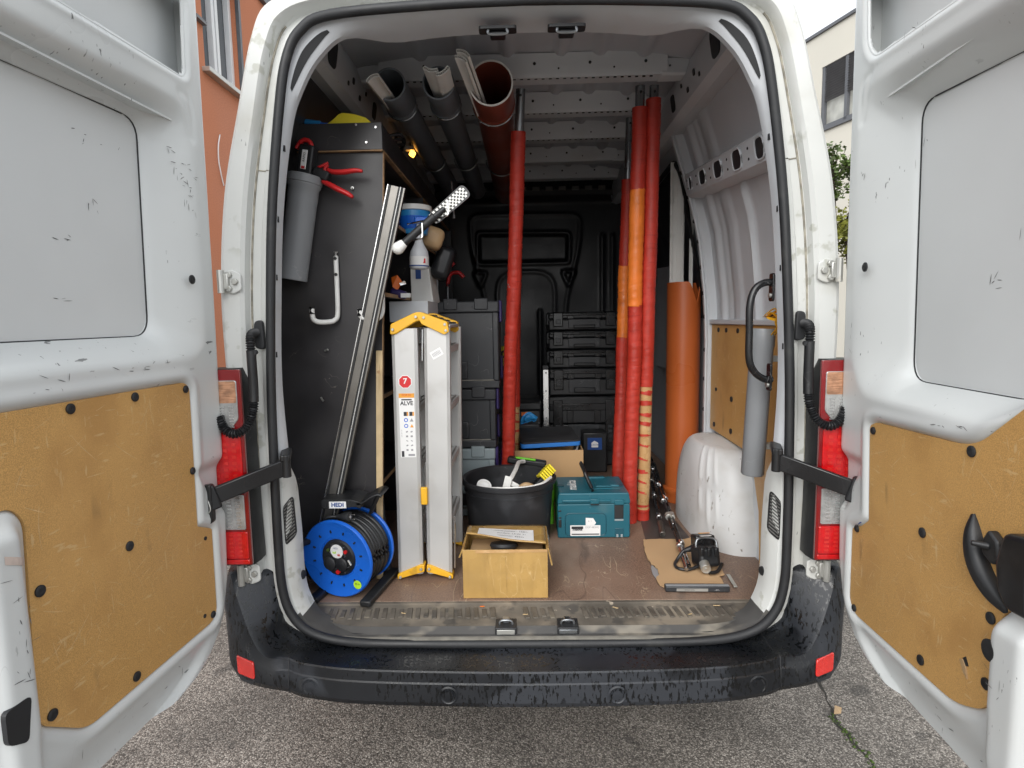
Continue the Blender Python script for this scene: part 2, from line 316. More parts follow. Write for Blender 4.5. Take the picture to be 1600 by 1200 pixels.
    def build(s, name, m, parent=None, smooth=None, bevel=0, seg=2, kind=None, solid=0):
        off = wl(parent) if parent is not None else Vector((0, 0, 0))
        me = bpy.data.meshes.new(name); me.from_pydata([p-off for p in s.v], [], s.f); me.validate(); me.update()
        o = bpy.data.objects.new(name, me); COL.objects.link(o)
        me.materials.append(MATS[m] if isinstance(m, str) else m)
        if parent is not None: o.parent = parent
        if smooth is not None:
            me.polygons.foreach_set('use_smooth', [True]*len(me.polygons)); me.set_sharp_from_angle(angle=R(smooth))
        if solid:
            sm = o.modifiers.new('solid', 'SOLIDIFY'); sm.thickness = solid; sm.offset = 0
        if bevel:
            b = o.modifiers.new('bevel', 'BEVEL'); b.width = bevel; b.segments = seg; b.limit_method = 'ANGLE'; b.angle_limit = R(40); b.harden_normals = False
            if smooth is None:
                me.polygons.foreach_set('use_smooth', [True]*len(me.polygons)); me.set_sharp_from_angle(angle=R(60))
        if kind: o['kind'] = kind
        return o
def box(name, m, p, x0, x1, y0, y1, z0, z1, bevel=0, **k): return MB().bb(x0, x1, y0, y1, z0, z1).build(name, m, p, bevel=bevel, **k)
def cyl(name, m, p, a, b, r, r2=None, n=16, bevel=0, **k): return MB().cyl(a, b, r, r2, n).build(name, m, p, smooth=40, bevel=bevel, **k)
def tube(name, m, p, pts, r, n=8, closed=False, **k): return MB().tube(pts, r, n, closed).build(name, m, p, smooth=50, **k)
XZ = lambda y: (lambda a, b, d: (a, y+d, b))
XY = lambda z: (lambda a, b, d: (a, b, z+d))
YZ = lambda x: (lambda a, b, d: (x+d, a, b))
def smooth_path(P, n=6, closed=False):
    P = [Vector(p) for p in P]; out = []; m = len(P)
    for i in range(m if closed else m-1):
        g = (lambda k: P[k % m]) if closed else (lambda k: P[min(max(k, 0), m-1)])
        a, b, c, d = g(i-1), g(i), g(i+1), g(i+2)
        for k in range(n):
            t = k/n; out.append(.5*((2*b)+(c-a)*t+(2*a-5*b+4*c-d)*t*t+(3*b-a-3*c+d)*t**3))
    if not closed: out.append(P[-1])
    return out
def rpoly(P, r, n=4):
    """2-D polygon with rounded corners; r number or list."""
    out = []; m = len(P)
    for i in range(m):
        p = Vector(P[i]).to_2d(); a = Vector(P[i-1]).to_2d()-p; b = Vector(P[(i+1) % m]).to_2d()-p
        q = min(r if not isinstance(r, (list, tuple)) else r[i], a.length*.48, b.length*.48)
        if q <= 1e-5: out.append((p.x, p.y)); continue
        s = p+a.normalized()*q; e = p+b.normalized()*q
        for k in range(n+1):
            t = k/n; z = s*(1-t)**2+p*2*t*(1-t)+e*t*t; out.append((z.x, z.y))
    return out
def text(body, size, m, parent, o, xd, yd, name='lettering', align='CENTER', bold=0, shear=0):
    cu = bpy.data.curves.new('t', 'FONT'); cu.body = body; cu.size = size; cu.align_x = align; cu.align_y = 'CENTER'; cu.offset = bold; cu.shear = shear; cu.resolution_u = 2
    t = bpy.data.objects.new('t', cu); COL.objects.link(t)
    me = bpy.data.meshes.new_from_object(t.evaluated_get(bpy.context.evaluated_depsgraph_get()))
    bpy.data.objects.remove(t); bpy.data.curves.remove(cu)
    o = Vector(o); xd = Vector(xd).normalized(); yd = Vector(yd).normalized(); off = wl(parent)
    for v in me.vertices: v.co = o + xd*v.co.x + yd*v.co.y - off
    me.materials.clear(); me.materials.append(MATS[m]); me.name = name
    ob = bpy.data.objects.new(name, me); COL.objects.link(ob); ob.parent = parent
    return ob
def copy_tree(o, parent=None):
    c = o.copy(); COL.objects.link(c); c.parent = parent
    for ch in list(o.children): copy_tree(ch, c)
    return c
def sdpoly(U, W, P):
    P = np.array(P, float); d = np.full(U.shape, 1e9); inside = np.zeros(U.shape, bool); n = len(P)
    for i in range(n):
        a, b = P[i], P[(i+1) % n]; e = b-a
        t = np.clip(((U-a[0])*e[0]+(W-a[1])*e[1])/(e@e+1e-12), 0, 1)
        d = np.minimum(d, np.hypot(U-a[0]-t*e[0], W-a[1]-t*e[1]))
        c = ((a[1] > W) != (b[1] > W)) & (U < (b[0]-a[0])*(W-a[1])/(b[1]-a[1]+1e-12)+a[0]); inside ^= c
    return np.where(inside, -d, d)
def sst(x, a, b):
    t = np.clip((x-a)/(b-a), 0, 1); return t*t*(3-2*t)
def blur(H, n=1):
    for _ in range(n):
        P = np.pad(H, 1, 'edge'); H = (P[:-2, 1:-1]+P[2:, 1:-1]+P[1:-1, :-2]+P[1:-1, 2:]+2*H)/6
    return H

# ================================================================ GROUND
g = MB().add([(-60, -60, 0), (60, -60, 0), (60, 90, 0), (-60, 90, 0)], [(0, 1, 2, 3)]).build('ground', 'asphalt'); g['kind'] = 'structure'
ck = MB(); mo = MB(); path = []
for i in range(90):
    t = i/89; y = -2.2+t*4.4
    path.append((1.19+.035*math.sin(y*3.1)+.02*math.sin(y*11+1)+.008*random.uniform(-1, 1)+.06*(y-.3), y))
for i in range(89):
    (x0, y0), (x1, y1) = path[i], path[i+1]; w0 = .006+.004*math.sin(i*.9); w1 = .006+.004*math.sin((i+1)*.9)
    ck.add([(x0-w0, y0, .003), (x0+w0, y0, .003), (x1+w1, y1, .003), (x1-w1, y1, .003)], [(0, 1, 2, 3)])
ck.build('ground_crack', 'crack')['kind'] = 'structure'
for i in range(900):
    k = random.randrange(89); a = random.random(); x = path[k][0]+random.gauss(0, .009); y = path[k][1]+a*.05
    if math.sin(y*9)+.6*math.sin(y*23) < -.2: continue
    r = random.uniform(.002, .006)
    mo.add([(x-r, y-r, .003), (x+r, y-r, .003), (x+r, y+r, .003), (x-r, y+r, .003), (x, y, .003+r*1.2)], [(0, 1, 4), (1, 2, 4), (2, 3, 4), (3, 0, 4)])
o = mo.build('moss', 'moss', kind='stuff'); o['label'] = 'thin line of green moss growing in the asphalt crack'; o['category'] = 'moss'
lf = thing('fallen_leaf', 'small dry tan leaf lying beside the mossy crack', 'leaf', (1.235, .40, .004))
MB().add([(1.21, .38, .006), (1.235, .375, .012), (1.262, .42, .006), (1.236, .425, .013)], [(0, 1, 3), (1, 2, 3)]).build('blade', 'gum', lf)

# ================================================================ BUILDINGS AND TREE
ob = thing('orange_building', 'orange rendered house wall with a white window left of the van', 'building', (-4, 4, 0))
m = MB(); m.bb(-9, -4, 2.5, 5.93, 0, 9.5); m.bb(-9, -4, 6.85, 8.3, 0, 9.5); m.bb(-9, -4, 5.93, 6.85, 0, 4.84); m.bb(-9, -4, 5.93, 6.85, 7.2, 9.5)
m.build('wall', 'render_orange', ob)
box('window_glass', 'glass', ob, -4.16, -4.14, 5.94, 6.84, 4.86, 7.2)
fr = MB()
for y in (5.93, 6.30, 6.40, 6.78): fr.bb(-4.14, -4.06, y, y+.07, 4.87, 7.19)
fr.bb(-4.14, -4.065, 5.93, 6.85, 4.845, 4.93); fr.build('window_frame', 'window_white', ob, bevel=.006)
box('window_sill', 'zinc', ob, -4.15, -3.9, 5.85, 6.92, 4.78, 4.838, bevel=.006)
box('shutter_rail', 'roof_metal', ob, -3.998, -3.95, 6.86, 6.92, 4.86, 7.2)
box('shutter_box', 'roof_metal', ob, -3.998, -3.85, 5.85, 6.95, 6.35, 6.55)
box('awning_bar', 'blind', ob, -3.998, -3.94, 5.70, 5.93, 5.35, 5.39)
box('parapet_trim', 'roof_metal', ob, -4.02, -3.93, 7.6, 8.34, 6.55, 6.72)
cb = thing('blue_gable', 'blue grey clad gable with white trim above the van roof corner', 'building', (-4, 10, 0))
m = MB(); m.prism([(8.42, 0), (11.2, 0), (11.2, 8.30), (8.42, 8.6)], lambda a, b, d: (-4.05+d, a, b), -3, 0); m.build('cladding', 'blue_cladding', cb)
box('gable_trim', 'window_white', cb, -4.1, -3.95, 11.22, 11.45, 0, 8.5)
box('edge_trim', 'roof_metal', cb, -4.1, -3.97, 8.31, 8.41, 0, 8.6)
wr = thing('wall_cable', 'thin pale cable loop hanging on the orange wall', 'cable', (-3.97, 6.2, 4))
tube('cord', 'window_white', wr, smooth_path([(-3.985, 6.16, 4.10), (-3.98, 6.09, 3.95), (-3.98, 6.07, 3.75), (-3.98, 6.12, 3.55), (-3.985, 6.17, 3.45)], 5), .008, 6)

a16 = R(16); dx, dy = -math.sin(a16), math.cos(a16)
def CW(u, z, d=0): return Vector((8.32+dx*u+dy*d, 14+dy*u-dx*d, z))      # cream wall plane: u along, d outward-back
cb = thing('cream_building', 'cream flat roofed building with half lowered blind behind right door', 'building', (8.32, 14, 0))
m = MB()
def cwbox(mb, u0, u1, z0, z1, d0, d1):
    mb.add([CW(u, z, d) for z in (z0, z1) for d in (d0, d1) for u in (u0, u1)], [(0, 2, 3, 1), (4, 5, 7, 6), (0, 1, 5, 4), (2, 6, 7, 3), (0, 4, 6, 2), (1, 3, 7, 5)])
WU0, WU1, WZ0, WZ1 = -1.9, .92, 6.55, 8.16
cwbox(m, -14, WU0, 0, 9.05, 0, 6); cwbox(m, WU1, 12, 0, 9.05, 0, 6); cwbox(m, WU0, WU1, 0, WZ0, 0, 6); cwbox(m, WU0, WU1, WZ1, 9.05, 0, 6); m.build('wall', 'render_cream', cb)
m = MB(); cwbox(m, -14, 12.06, 9.052, 9.13, -.06, 6); m.build('roof_edge', 'roof_metal', cb)
m = MB(); cwbox(m, WU0, WU1, WZ0, WZ1, .12, .14); m.build('window_glass', 'glass_pale', cb)
m = MB(); cwbox(m, WU0, WU1, WZ0, WZ0+.1, .02, .11); cwbox(m, WU1-.1, WU1, WZ0, WZ1, .02, .11)
for u in (.05, -.95): cwbox(m, u, u+.09, WZ0, WZ1, .02, .11)
m.build('window_frame', 'roof_metal', cb)
m = MB(); cwbox(m, WU0, WU1, WZ0-.07, WZ0-.002, -.06, .1); m.build('window_sill', 'roof_metal', cb)
slat = None
for i in range(15):
    z = WZ1-.03-i*.062; m = MB(); c = CW((WU0+WU1)/2-.05, z, .04)
    m.obox(c, (dx, dy, 0), (dy*.8, -dx*.8, -.6), (dy*.6, -dx*.6, .8), WU1-WU0-.14, .06, .006); m.build('slat', 'blind', cb)

def tree(name, label, c, rx, rz, nleaf, m_leaf, base):
    t = thing(name, label, 'tree', base)
    tr = MB(); top = Vector(c)+Vector((0, 0, -rz*.2)); tr.tube(smooth_path([base, (Vector(base)+top)/2+Vector((.1, 0, 0)), top], 5), [.09-.005*i for i in range(11)], 8)
    for i in range(9):
        a = i*2.4; e = Vector(c)+Vector((math.cos(a)*rx*.8, math.sin(a)*rx*.8, random.uniform(-.5, .8)*rz)); tr.tube([top, (top+e)/2+Vector((0, 0, .1)), e], [.035, .022, .008], 6)
    tr.build('trunk', 'bark', t, smooth=60)
    cr = MB(); cl = []
    for i in range(34):
        while True:
            q = Vector((random.uniform(-1, 1), random.uniform(-1, 1), random.uniform(-1, 1)))
            if .3 < q.length < 1: break
        cl.append((Vector((q.x*rx, q.y*rx, q.z*rz)), random.uniform(.2, .42)*min(rx, rz)))
    for i in range(nleaf):
        k, r = random.choice(cl); q = Vector((random.gauss(0, 1), random.gauss(0, 1), random.gauss(0, .8)))*r*.6
        p = Vector(c)+k+q; x = Vector((random.gauss(0, 1), random.gauss(0, 1), random.gauss(0, .5))).normalized(); y = x.orthogonal().normalized(); y = Matrix.Rotation(random.uniform(0, 6.28), 3, x) @ y
        l = random.uniform(.05, .10); cr.add([p, p+x*l*.5+y*l*.32, p+x*l, p+x*l*.5-y*l*.32], [(0, 1, 2, 3)])
    cr.build('crown', m_leaf, t)
    return t
tree('leafy_tree', 'green leafy tree in front of the cream building', (5.02, 8.1, 3.86), .50, .40, 1500, 'leaf', (5.05, 8.1, 0))
tree('yellow_shrub', 'yellow green shrub below the leafy tree at right', (5.25, 8.0, 2.95), .5, .42, 2000, 'leaf_yellow', (5.35, 8.0, 0))

# ================================================================ VAN
van = thing('delivery_van', 'white delivery van with both rear doors wide open and loaded with tools', 'van', (0, 0, 0))
SK = [(0, .533), (.35, .535), (.60, .543), (.73, .575), (.795, .64), (.822, .74), (.826, .9), (.824, 1.1), (.817, 1.4), (.80, 1.7), (.778, 1.97), (.740, 2.25), (.710, 2.39), (.663, 2.47), (.57, 2.511), (.27, 2.53), (0, 2.536)]
OK_ = [(0, .50), (.35, .50), (.65, .50), (.88, .52), (.955, .60), (.963, .72), (.966, .9), (.966, 1.1), (.962, 1.4), (.962, 1.7), (.93, 2.0), (.868, 2.26), (.815, 2.46), (.755, 2.555), (.6, 2.59), (.3, 2.60), (0, 2.605)]
IK = [(0, .555), (.35, .555), (.6, .558), (.72, .585), (.770, .66), (.786, .75), (.788, .9), (.796, 1.08), (.809, 1.4), (.794, 1.7), (.770, 1.97), (.728, 2.21), (.690, 2.315), (.625, 2.415), (.52, 2.482), (.25, 2.516), (0, 2.522)]
def loop(K, n=6):
    h = smooth_path([(x, 0, z) for x, z in K], n); r = [(p.x, p.z) for p in h]
    return r + [(-x, z) for x, z in reversed(r[1:-1])]
S, O, I = loop(SK), loop(OK_), loop(IK); NL = len(S)
def lerp(A, B, t): return [(a[0]+(b[0]-a[0])*t, a[1]+(b[1]-a[1])*t) for a, b in zip(A, B)]
def loft(name, loops, m, smooth=35, parent=van):
    b = MB(); b.grid(lambda i, j: (loops[j][0][i][0], loops[j][1], loops[j][0][i][1]), NL, len(loops), True); return b.build(name, m, parent, smooth=smooth)
loft('door_frame', [(lerp(S, O, t), y) for t, y in ((0, .015), (.14, .010), (.23, .016), (.29, .034), (.45, .036), (.50, .030), (.53, .004), (.60, -.006), (.90, -.010), (.97, -.003), (1, .02))], 'white_frame')
O2 = [(x*1.0, z+.13*max(0, min(1, (z-2.25)/.3))) for x, z in O]; O3 = [(x*1.10, z) for x, z in O2]; O4 = [(x*.8, .5+(z-.5)*.8) for x, z in O2]
b = MB(); LP = [(O, .02), (lerp(O, O2, .12), .05), (O2, .20), (O3, .48), (O3, 3.4), (O4, 4.6)]
b.grid(lambda i, j: (LP[j][0][i][0], LP[j][1], LP[j][0][i][1]), NL, len(LP), True); k = len(b.v); b.f.append(tuple((i+1)*len(LP)-1 for i in range(NL))); b.build('body_shell', 'white_paint', van, smooth=40)
def sdep(x, z): # shallow side pillars and corner gussets, deep header, medium feet
    def ss(t): t = max(0, min(1, t)); return t*t*(3-2*t)
    if z > 2.2: return .34+.66*(1-ss((abs(x)-.40)/.16))
    return .62-.28*ss((z-1.06)/.06)
IN = [(S, .014), (lerp(S, I, .45), .026), (lerp(S, I, .8), .06), (I, .10), (I, .165), (lerp(I, O, .30), .19), (lerp(I, O, .55), .20)]
b = MB(); b.grid(lambda i, j: (IN[j][0][i][0], .014+(IN[j][1]-.014)*sdep(*IN[j][0][i]), IN[j][0][i][1]), NL, len(IN), True); fo = b.build('inner_frame', 'inner_white', van, smooth=30); fo.data.materials.append(MATS['sill_edge'])
fo.data.materials.append(MATS['white_frame'])
for p in fo.data.polygons:
    if p.center.z < .63: p.material_index = 1
    elif p.center.z < 1.12: p.material_index = 2
HS = [(p.x, p.z) for p in smooth_path([(x, 0, z) for x, z in SK], 6)]; HI = [(p.x, p.z) for p in smooth_path([(x, 0, z) for x, z in IK], 6)]
def ringy(t, x, z): return .014+(float(np.interp(t, [0, .45, .8, 1], [.014, .026, .06, .10]))-.014)*sdep(x, z)
def ringpt(k, t, sx, off): # point on the inner frame skin, index k along the half loop
    k0 = min(int(k), len(HS)-2); f = k-k0; a = [HS[k0][i]*(1-f)+HS[k0+1][i]*f for i in (0, 1)]; b_ = [HI[k0][i]*(1-f)+HI[k0+1][i]*f for i in (0, 1)]
    x = a[0]+(b_[0]-a[0])*t; z = a[1]+(b_[1]-a[1])*t; return Vector((sx*(x-off*.4), ringy(t, x, z)-off, z))
def kz(z): return min((abs(q[1]-z), i) for i, q in enumerate(HS) if q[0] > .4)[1]
MB().tube([(x, -.004, z) for x, z in S], .0145, 12, True, upv=(0, 1, 0)).build('door_seal', 'rubber', van, smooth=60)
# white weld-seam sealant bead along the pillars
for sx in (-1, 1):
    pts = [(x, .0335, z) for x, z in lerp(S, O, .475) if x*sx > .3 and .85 < z < 2.5]
    pts.sort(key=lambda p: p[2]); tube('sealant_bead', 'grime', van, pts, .0035, 6)
    q0 = min([k for k in range(NL) if S[k][0]*sx > .3], key=lambda k: abs(S[k][1]-2.09))
    tube('panel_seam', 'grime', van, [(S[q0][0]+(O[q0][0]-S[q0][0])*t_, y_, S[q0][1]+(O[q0][1]-S[q0][1])*t_) for t_, y_ in ((.1, .0105), (.2, .0125), (.29, .0325), (.45, .0345))], .0018, 6)
# roof skin with pressed swages
nx, ny = 121, 60
def roof(i, j):
    x = -.78+1.56*i/(nx-1); y = .19+2.75*j/(ny-1); z = 2.695-.06*(abs(x)/.78)**4
    for s in (-.42, -.24, -.06, .16, .32, .50):
        z -= .016*max(0, 1-abs((x-s)/.026)**4)
    return (x, y, z - .0*y)
MB().grid(roof, nx, ny).build('roof_lining', 'roof_skin', van, smooth=50)
# roof cross ribs
for k, y in enumerate((.77, 1.19, 1.62, 2.10, 2.55)):
    b = MB(); prof = [(-.060, 2.695), (-.048, 2.668), (-.044, 2.618), (-.036, 2.606), (.030, 2.604), (.042, 2.615), (.05, 2.69)]
    b.grid(lambda i, j: (-.60+1.20*i/24, y+prof[j][0], prof[j][1]-.004*(1-((i-12)/12)**2)), 25, len(prof))
    rib = b.build('roof_rib', 'inner_white', van, smooth=30)
    for sx in (-1, 1):
        box('rib_bracket', 'inner_white', rib, min(sx*.57, sx*.735), max(sx*.57, sx*.735), y-.043, y+.04, 2.600, 2.672, bevel=.010)
    for h in range(-2, 3):
        x = h*.23+.05; MB().cyl((x, y-.040, 2.655), (x, y-.0495, 2.655), .0065, n=8).build('hole', 'rubber', rib); MB().cyl((x+.1, y-.040, 2.635), (x+.1, y-.0475, 2.635), .004, n=8).build('hole', 'rubber', rib)
    if k < 3:
        for h in range(36): box('perforation', 'rubber', rib, -.52+h*.03, -.508+h*.03, y-.032, y-.026, 2.5995, 2.6035)
# cant rails
for sx in (-1, 1):
    b = MB(); prof = [(.80, 2.69), (.70, 2.685), (.675, 2.60), (.69, 2.50), (.725, 2.485), (.80, 2.50)]
    b.grid(lambda i, j: (sx*prof[j][0], .19+2.7*i/12, prof[j][1]), 13, len(prof)); cr = b.build('cant_rail', 'inner_white', van, smooth=30)
    for y, z0, hh, wd in ((.36, 2.57, .055, .045), (.95, 2.56, .035, .03), (.62, 2.565, .012, .012), (.72, 2.535, .010, .012), (.56, 2.535, .008, .008), (1.4, 2.56, .03, .03), (.80, 2.58, .008, .008)):
        xx = .6745+(2.60-z0)*.15
        p = rpoly([(y-wd, z0-hh), (y+wd, z0-hh), (y+wd, z0+hh), (y-wd, z0+hh)], min(hh, wd)*.7)
        MB().prism(p, lambda a, b_, d: (sx*(.6735+max(0, 2.60-b_)*.15+d), a, b_), -.002, .001).build('hole', 'rubber', cr)
# walls
WPX = [(.55, .975), (1.5, .975), (1.7, .965), (2.0, .93), (2.25, .865), (2.52, .78), (2.7, .73)]
def wallx(z):
    for (z0, x0), (z1, x1) in zip(WPX, WPX[1:]):
        if z <= z1: return x0+(x1-x0)*(max(z, z0)-z0)/(z1-z0)
    return WPX[-1][1]
ny, nz_ = 90, 70
def rwall(i, j):
    y = .20+1.04*i/(ny-1); z = .56+2.0*j/(nz_-1); x = wallx(z)
    yb = y - .02*(z-1.6)
    x -= .022*math.exp(-((yb-.62)/.018)**2)*(1 if z < 2.14 else 0) + .018*math.exp(-((yb-1.05)/.035)**4) + .010*math.exp(-((yb-.85)/.05)**4) - .008*math.exp(-((yb-.95)/.02)**2)
    return (x, y, z)
MB().grid(rwall, ny, nz_).build('side_wall', 'inner_white', van, smooth=40)
MB().grid(lambda i, j: (wallx(.56+2.0*j/30)-.0, 1.24+1.71*i/20, .56+2.0*j/30), 21, 31).build('sliding_door_lining', 'grey_primer', van, smooth=40)
MB().grid(lambda i, j: (-wallx(.56+2.0*j/30)+.01, .20+2.75*i/20, .56+2.0*j/30), 21, 31).build('side_wall', 'film_ply', van, smooth=40)
b = MB(); b.prism(rpoly([(1.36, 1.62), (2.25, 1.62), (2.25, 2.36), (1.36, 2.40)], .09), lambda a, z, d: (wallx(z)-.012+d, a, z), -.004, .004); b.build('sliding_door_window', 'bulkhead_black', van)
tube('sliding_door_trim', 'rubber', van, [(wallx(z)-.016, a, z) for a, z in rpoly([(1.34, 1.60), (2.27, 1.60), (2.27, 2.38), (1.34, 2.42)], .1)], .014, 6, True)
box('sliding_door_pocket', 'grey_primer', van, .90, .955, 1.75, 2.25, 1.25, 2.1, bevel=.03)
# right-hand rail with oval holes
b = MB(); RY0, RY1 = .20, 1.17
rz = lambda y: 2.125+.075*(y-RY0)
b.grid(lambda i, j: ([.90, .845, .830, .815, .825, .89][j]-.02*(i/12), RY0+(RY1-RY0)*i/12, rz(RY0+(RY1-RY0)*i/12)+[-.015, -.01, .0, .095, .105, .11][j]), 13, 6)
rail = b.build('wall_rail', 'inner_white', van, smooth=30)
for y, wd, hh in ((.29, .036, .038), (.50, .044, .038), (.71, .046, .036), (.91, .042, .033), (1.09, .022, .03)):
    q = rpoly([(y-wd, -hh), (y+wd, -hh), (y+wd, hh), (y-wd, hh)], min(wd, hh)*.75, 5)
    MB().prism(q, lambda a, z, d: (.8215-.02*(a-RY0)/(RY1-RY0)-.0079*(z/.05)+d, a, rz(a)+.048+z), -.002, .002).build('hole', 'rubber', rail)
    tube('hole_rim', 'inner_white', rail, [(.819-.02*(a-RY0)/(RY1-RY0)-.0079*(z/.05), a, rz(a)+.048+z) for a, z in q], .004, 5, True)
for y in (.395, .605, .81, 1.0, 1.14):
    for dz in (-.018, .02): MB().cyl((.83-.02*(y-.2)/.97, y, rz(y)+.048+dz), (.820-.003*(1 if dz > 0 else -1)-.02*(y-.2)/.97, y, rz(y)+.048+dz), .005, n=8).build('hole', 'rubber', rail)
# B pillar
b = MB(); zz = [.57+(2.55-.57)*i/24 for i in range(25)]
px_ = lambda z: wallx(z)-.05-.0*max(0, (z-2.2)/.35)
b.grid(lambda i, j: ((px_(zz[i])+[.07, .012, .0, .004, .07][j]), 1.19+[-.012, -.012, .0, .06, .07][j], zz[i]), 25, 5)
pl = b.build('side_pillar', 'inner_white', van, smooth=30)
tube('pillar_flange', 'inner_white', pl, [(px_(z)-.004, 1.185, z) for z in zz], .007, 6)
for z in (.75, .95, 1.12, 1.28, 1.43, 1.60, 1.72, 1.85, 1.98, 2.08, 2.2, 2.32):
    MB().cyl((px_(z)+.01, 1.22, z), (px_(z)-.003, 1.215, z), .011, n=10).build('hole', 'rubber', pl)

# lower side board, ledge and its holes
sbp = [(1.17, 1.56), (.19, 1.56), (.19, .585), (.50, .585), (.52, .80), (.60, .98), (.72, 1.02), (1.17, 1.03)]
sb = MB().prism(sbp, YZ(.943), 0, .012).build('side_board', 'hardboard', van)
box('ledge', 'inner_white', van, .93, .972, .19, 1.175, 1.562, 1.585, bevel=.004)
for y, z, r in ((1.06, 1.535, .011), (.95, 1.535, .011), (.80, 1.535, .011), (.86, 1.22, .013), (.86, 1.07, .013), (1.08, 1.24, .009), (.36, 1.5, .01), (1.1, 1.06, .012)):
    MB().cyl((.9435, y, z), (.938, y, z), r, n=10).build('plug', 'rubber', sb)
# wheel arch
na, npf = 90, 48
AY = .975
def arch(i, j):
    # plan: half superellipse from the wall, drawn in towards the top; three pressed ribs on the inner rear shoulder
    a = pi*i/(na-1); t = j/(npf-1); sx_ = abs(math.sin(a))**.72; cy = math.copysign(abs(math.cos(a))**.80, math.cos(a))
    up_ = math.sin(min(1, t/.80)*pi/2)**1.0 if t < .80 else 1.0          # height fraction
    hgt = .56+.445*(1-(1-min(1, t/.80))**1.7)
    inn = 1-.34*min(1, t/.80)**2.6; sh_ = 1-.50*min(1, t/.80)**2.0
    if t > .80:
        q = (t-.80)/.20; inn *= 1-q*.999; sh_ *= 1-q*.9; hgt += .012*math.sin(q*pi/2)
    rb = 0
    for k, ac in enumerate((38, 50, 62)):
        dg = math.degrees(a); w_ = math.exp(-((dg-ac-6*t)/2.2)**4)
        rb += .005*w_*max(0, min(1, (t-(.16 if k != 1 else .10))*14))*max(0, min(1, (.92-t)*12))*(0 if .34 < t < .40 else 1)
    ex = .205*inn+rb; ey = .395*sh_+rb
    return (.965-ex*sx_, AY-ey*cy, hgt)
b = MB(); b.grid(arch, na, npf); wa = b.build('wheel_arch', 'arch_paint', van, smooth=60)
b = MB(); b.grid(lambda i, j: (lambda p: (-p[0], p[1], p[2]))(arch(i, j)), na, npf); b.build('wheel_arch', 'arch_paint', van, smooth=60)
# floor boards: two sheets with a joint
box('floor_board', 'ply_floor', van, -.96, .96, .205, 1.055, .56, .580, bevel=.002)
box('floor_board', 'ply_floor', van, -.96, .96, 1.061, 2.92, .56, .578, bevel=.002)
box('under_floor', 'rubber', van, -1.0, 1.0, .03, 3.0, .50, .553)
# sill tread
b = MB(); spf = [(.204, .579), (.19, .579), (.183, .574), (.06, .572), (.045, .569), (.040, .560), (.032, .548), (-.005, .5445), (-.010, .535)]
def silly(x, y): return y + .09*max(0, (abs(x)-.55)/.25)**2*max(0, min(1, (.19-y)/.12))
b.grid(lambda i, j: ((lambda x: (x, silly(x, spf[j][0]), spf[j][1]+ .03*max(0, (abs(x)-.66)/.12)**2*(j > 3)))(-.80+1.60*i/78)), 79, len(spf))
sill = b.build('sill_tread', 'sill_plastic', van, smooth=35)
b = MB(); b.grid(lambda i, j: ((lambda x: (x, silly(x, [.044, .0385, .030, .004][j])-.002, [.5715, .562, .5505, .5475][j]+.03*max(0, (abs(x)-.66)/.12)**2))(-.795+1.59*i/76)), 77, 4); b.build('sill_edge', 'sill_edge', sill, smooth=40)
b = MB(); b.grid(lambda i, j: ((lambda x: (x, silly(x, [.012, .002, -.008][j]), [.5515, .5525, .549][j]+.03*max(0, (abs(x)-.66)/.12)**2))(-.74+1.48*i/76)), 77, 3); b.build('sill_flange', 'dust_ledge', sill, smooth=40)
proto = None
for i in range(50):
    x = -.725+i*.0295
    if abs(x+.085) < .04 or abs(x-.122) < .04: continue
    wdt = .0165 if i % 5 else .020
    ln_ = .075 if i % 7 not in (2, 5) else .055
    MB().obox((x, .125, .5735), (1, .12, 0), (-.12, 1, 0), (0, 0, 1), wdt, ln_, .007).build('tread_rib', 'tread', sill, bevel=.0015)
for x in (-.086, .123):
    lt = box('latch_pocket', 'rubber', sill, x-.036, x+.036, .022, .088, .5495, .5742, bevel=.003)
    b = MB(); b.bb(x-.030, x+.030, .0195, .024, .552, .568); b.build('latch_plate', 'zinc' if x < 0 else 'steel', sill, bevel=.001)
    tube('striker', 'steel', sill, smooth_path([(x-.022, .05, .572), (x-.018, .05, .584), (x, .048, .588), (x+.018, .05, .584), (x+.022, .05, .572)], 4), .0045, 8)
    box('striker_block', 'steel', sill, x-.012, x+.012, .054, .076, .573, .588, bevel=.004)
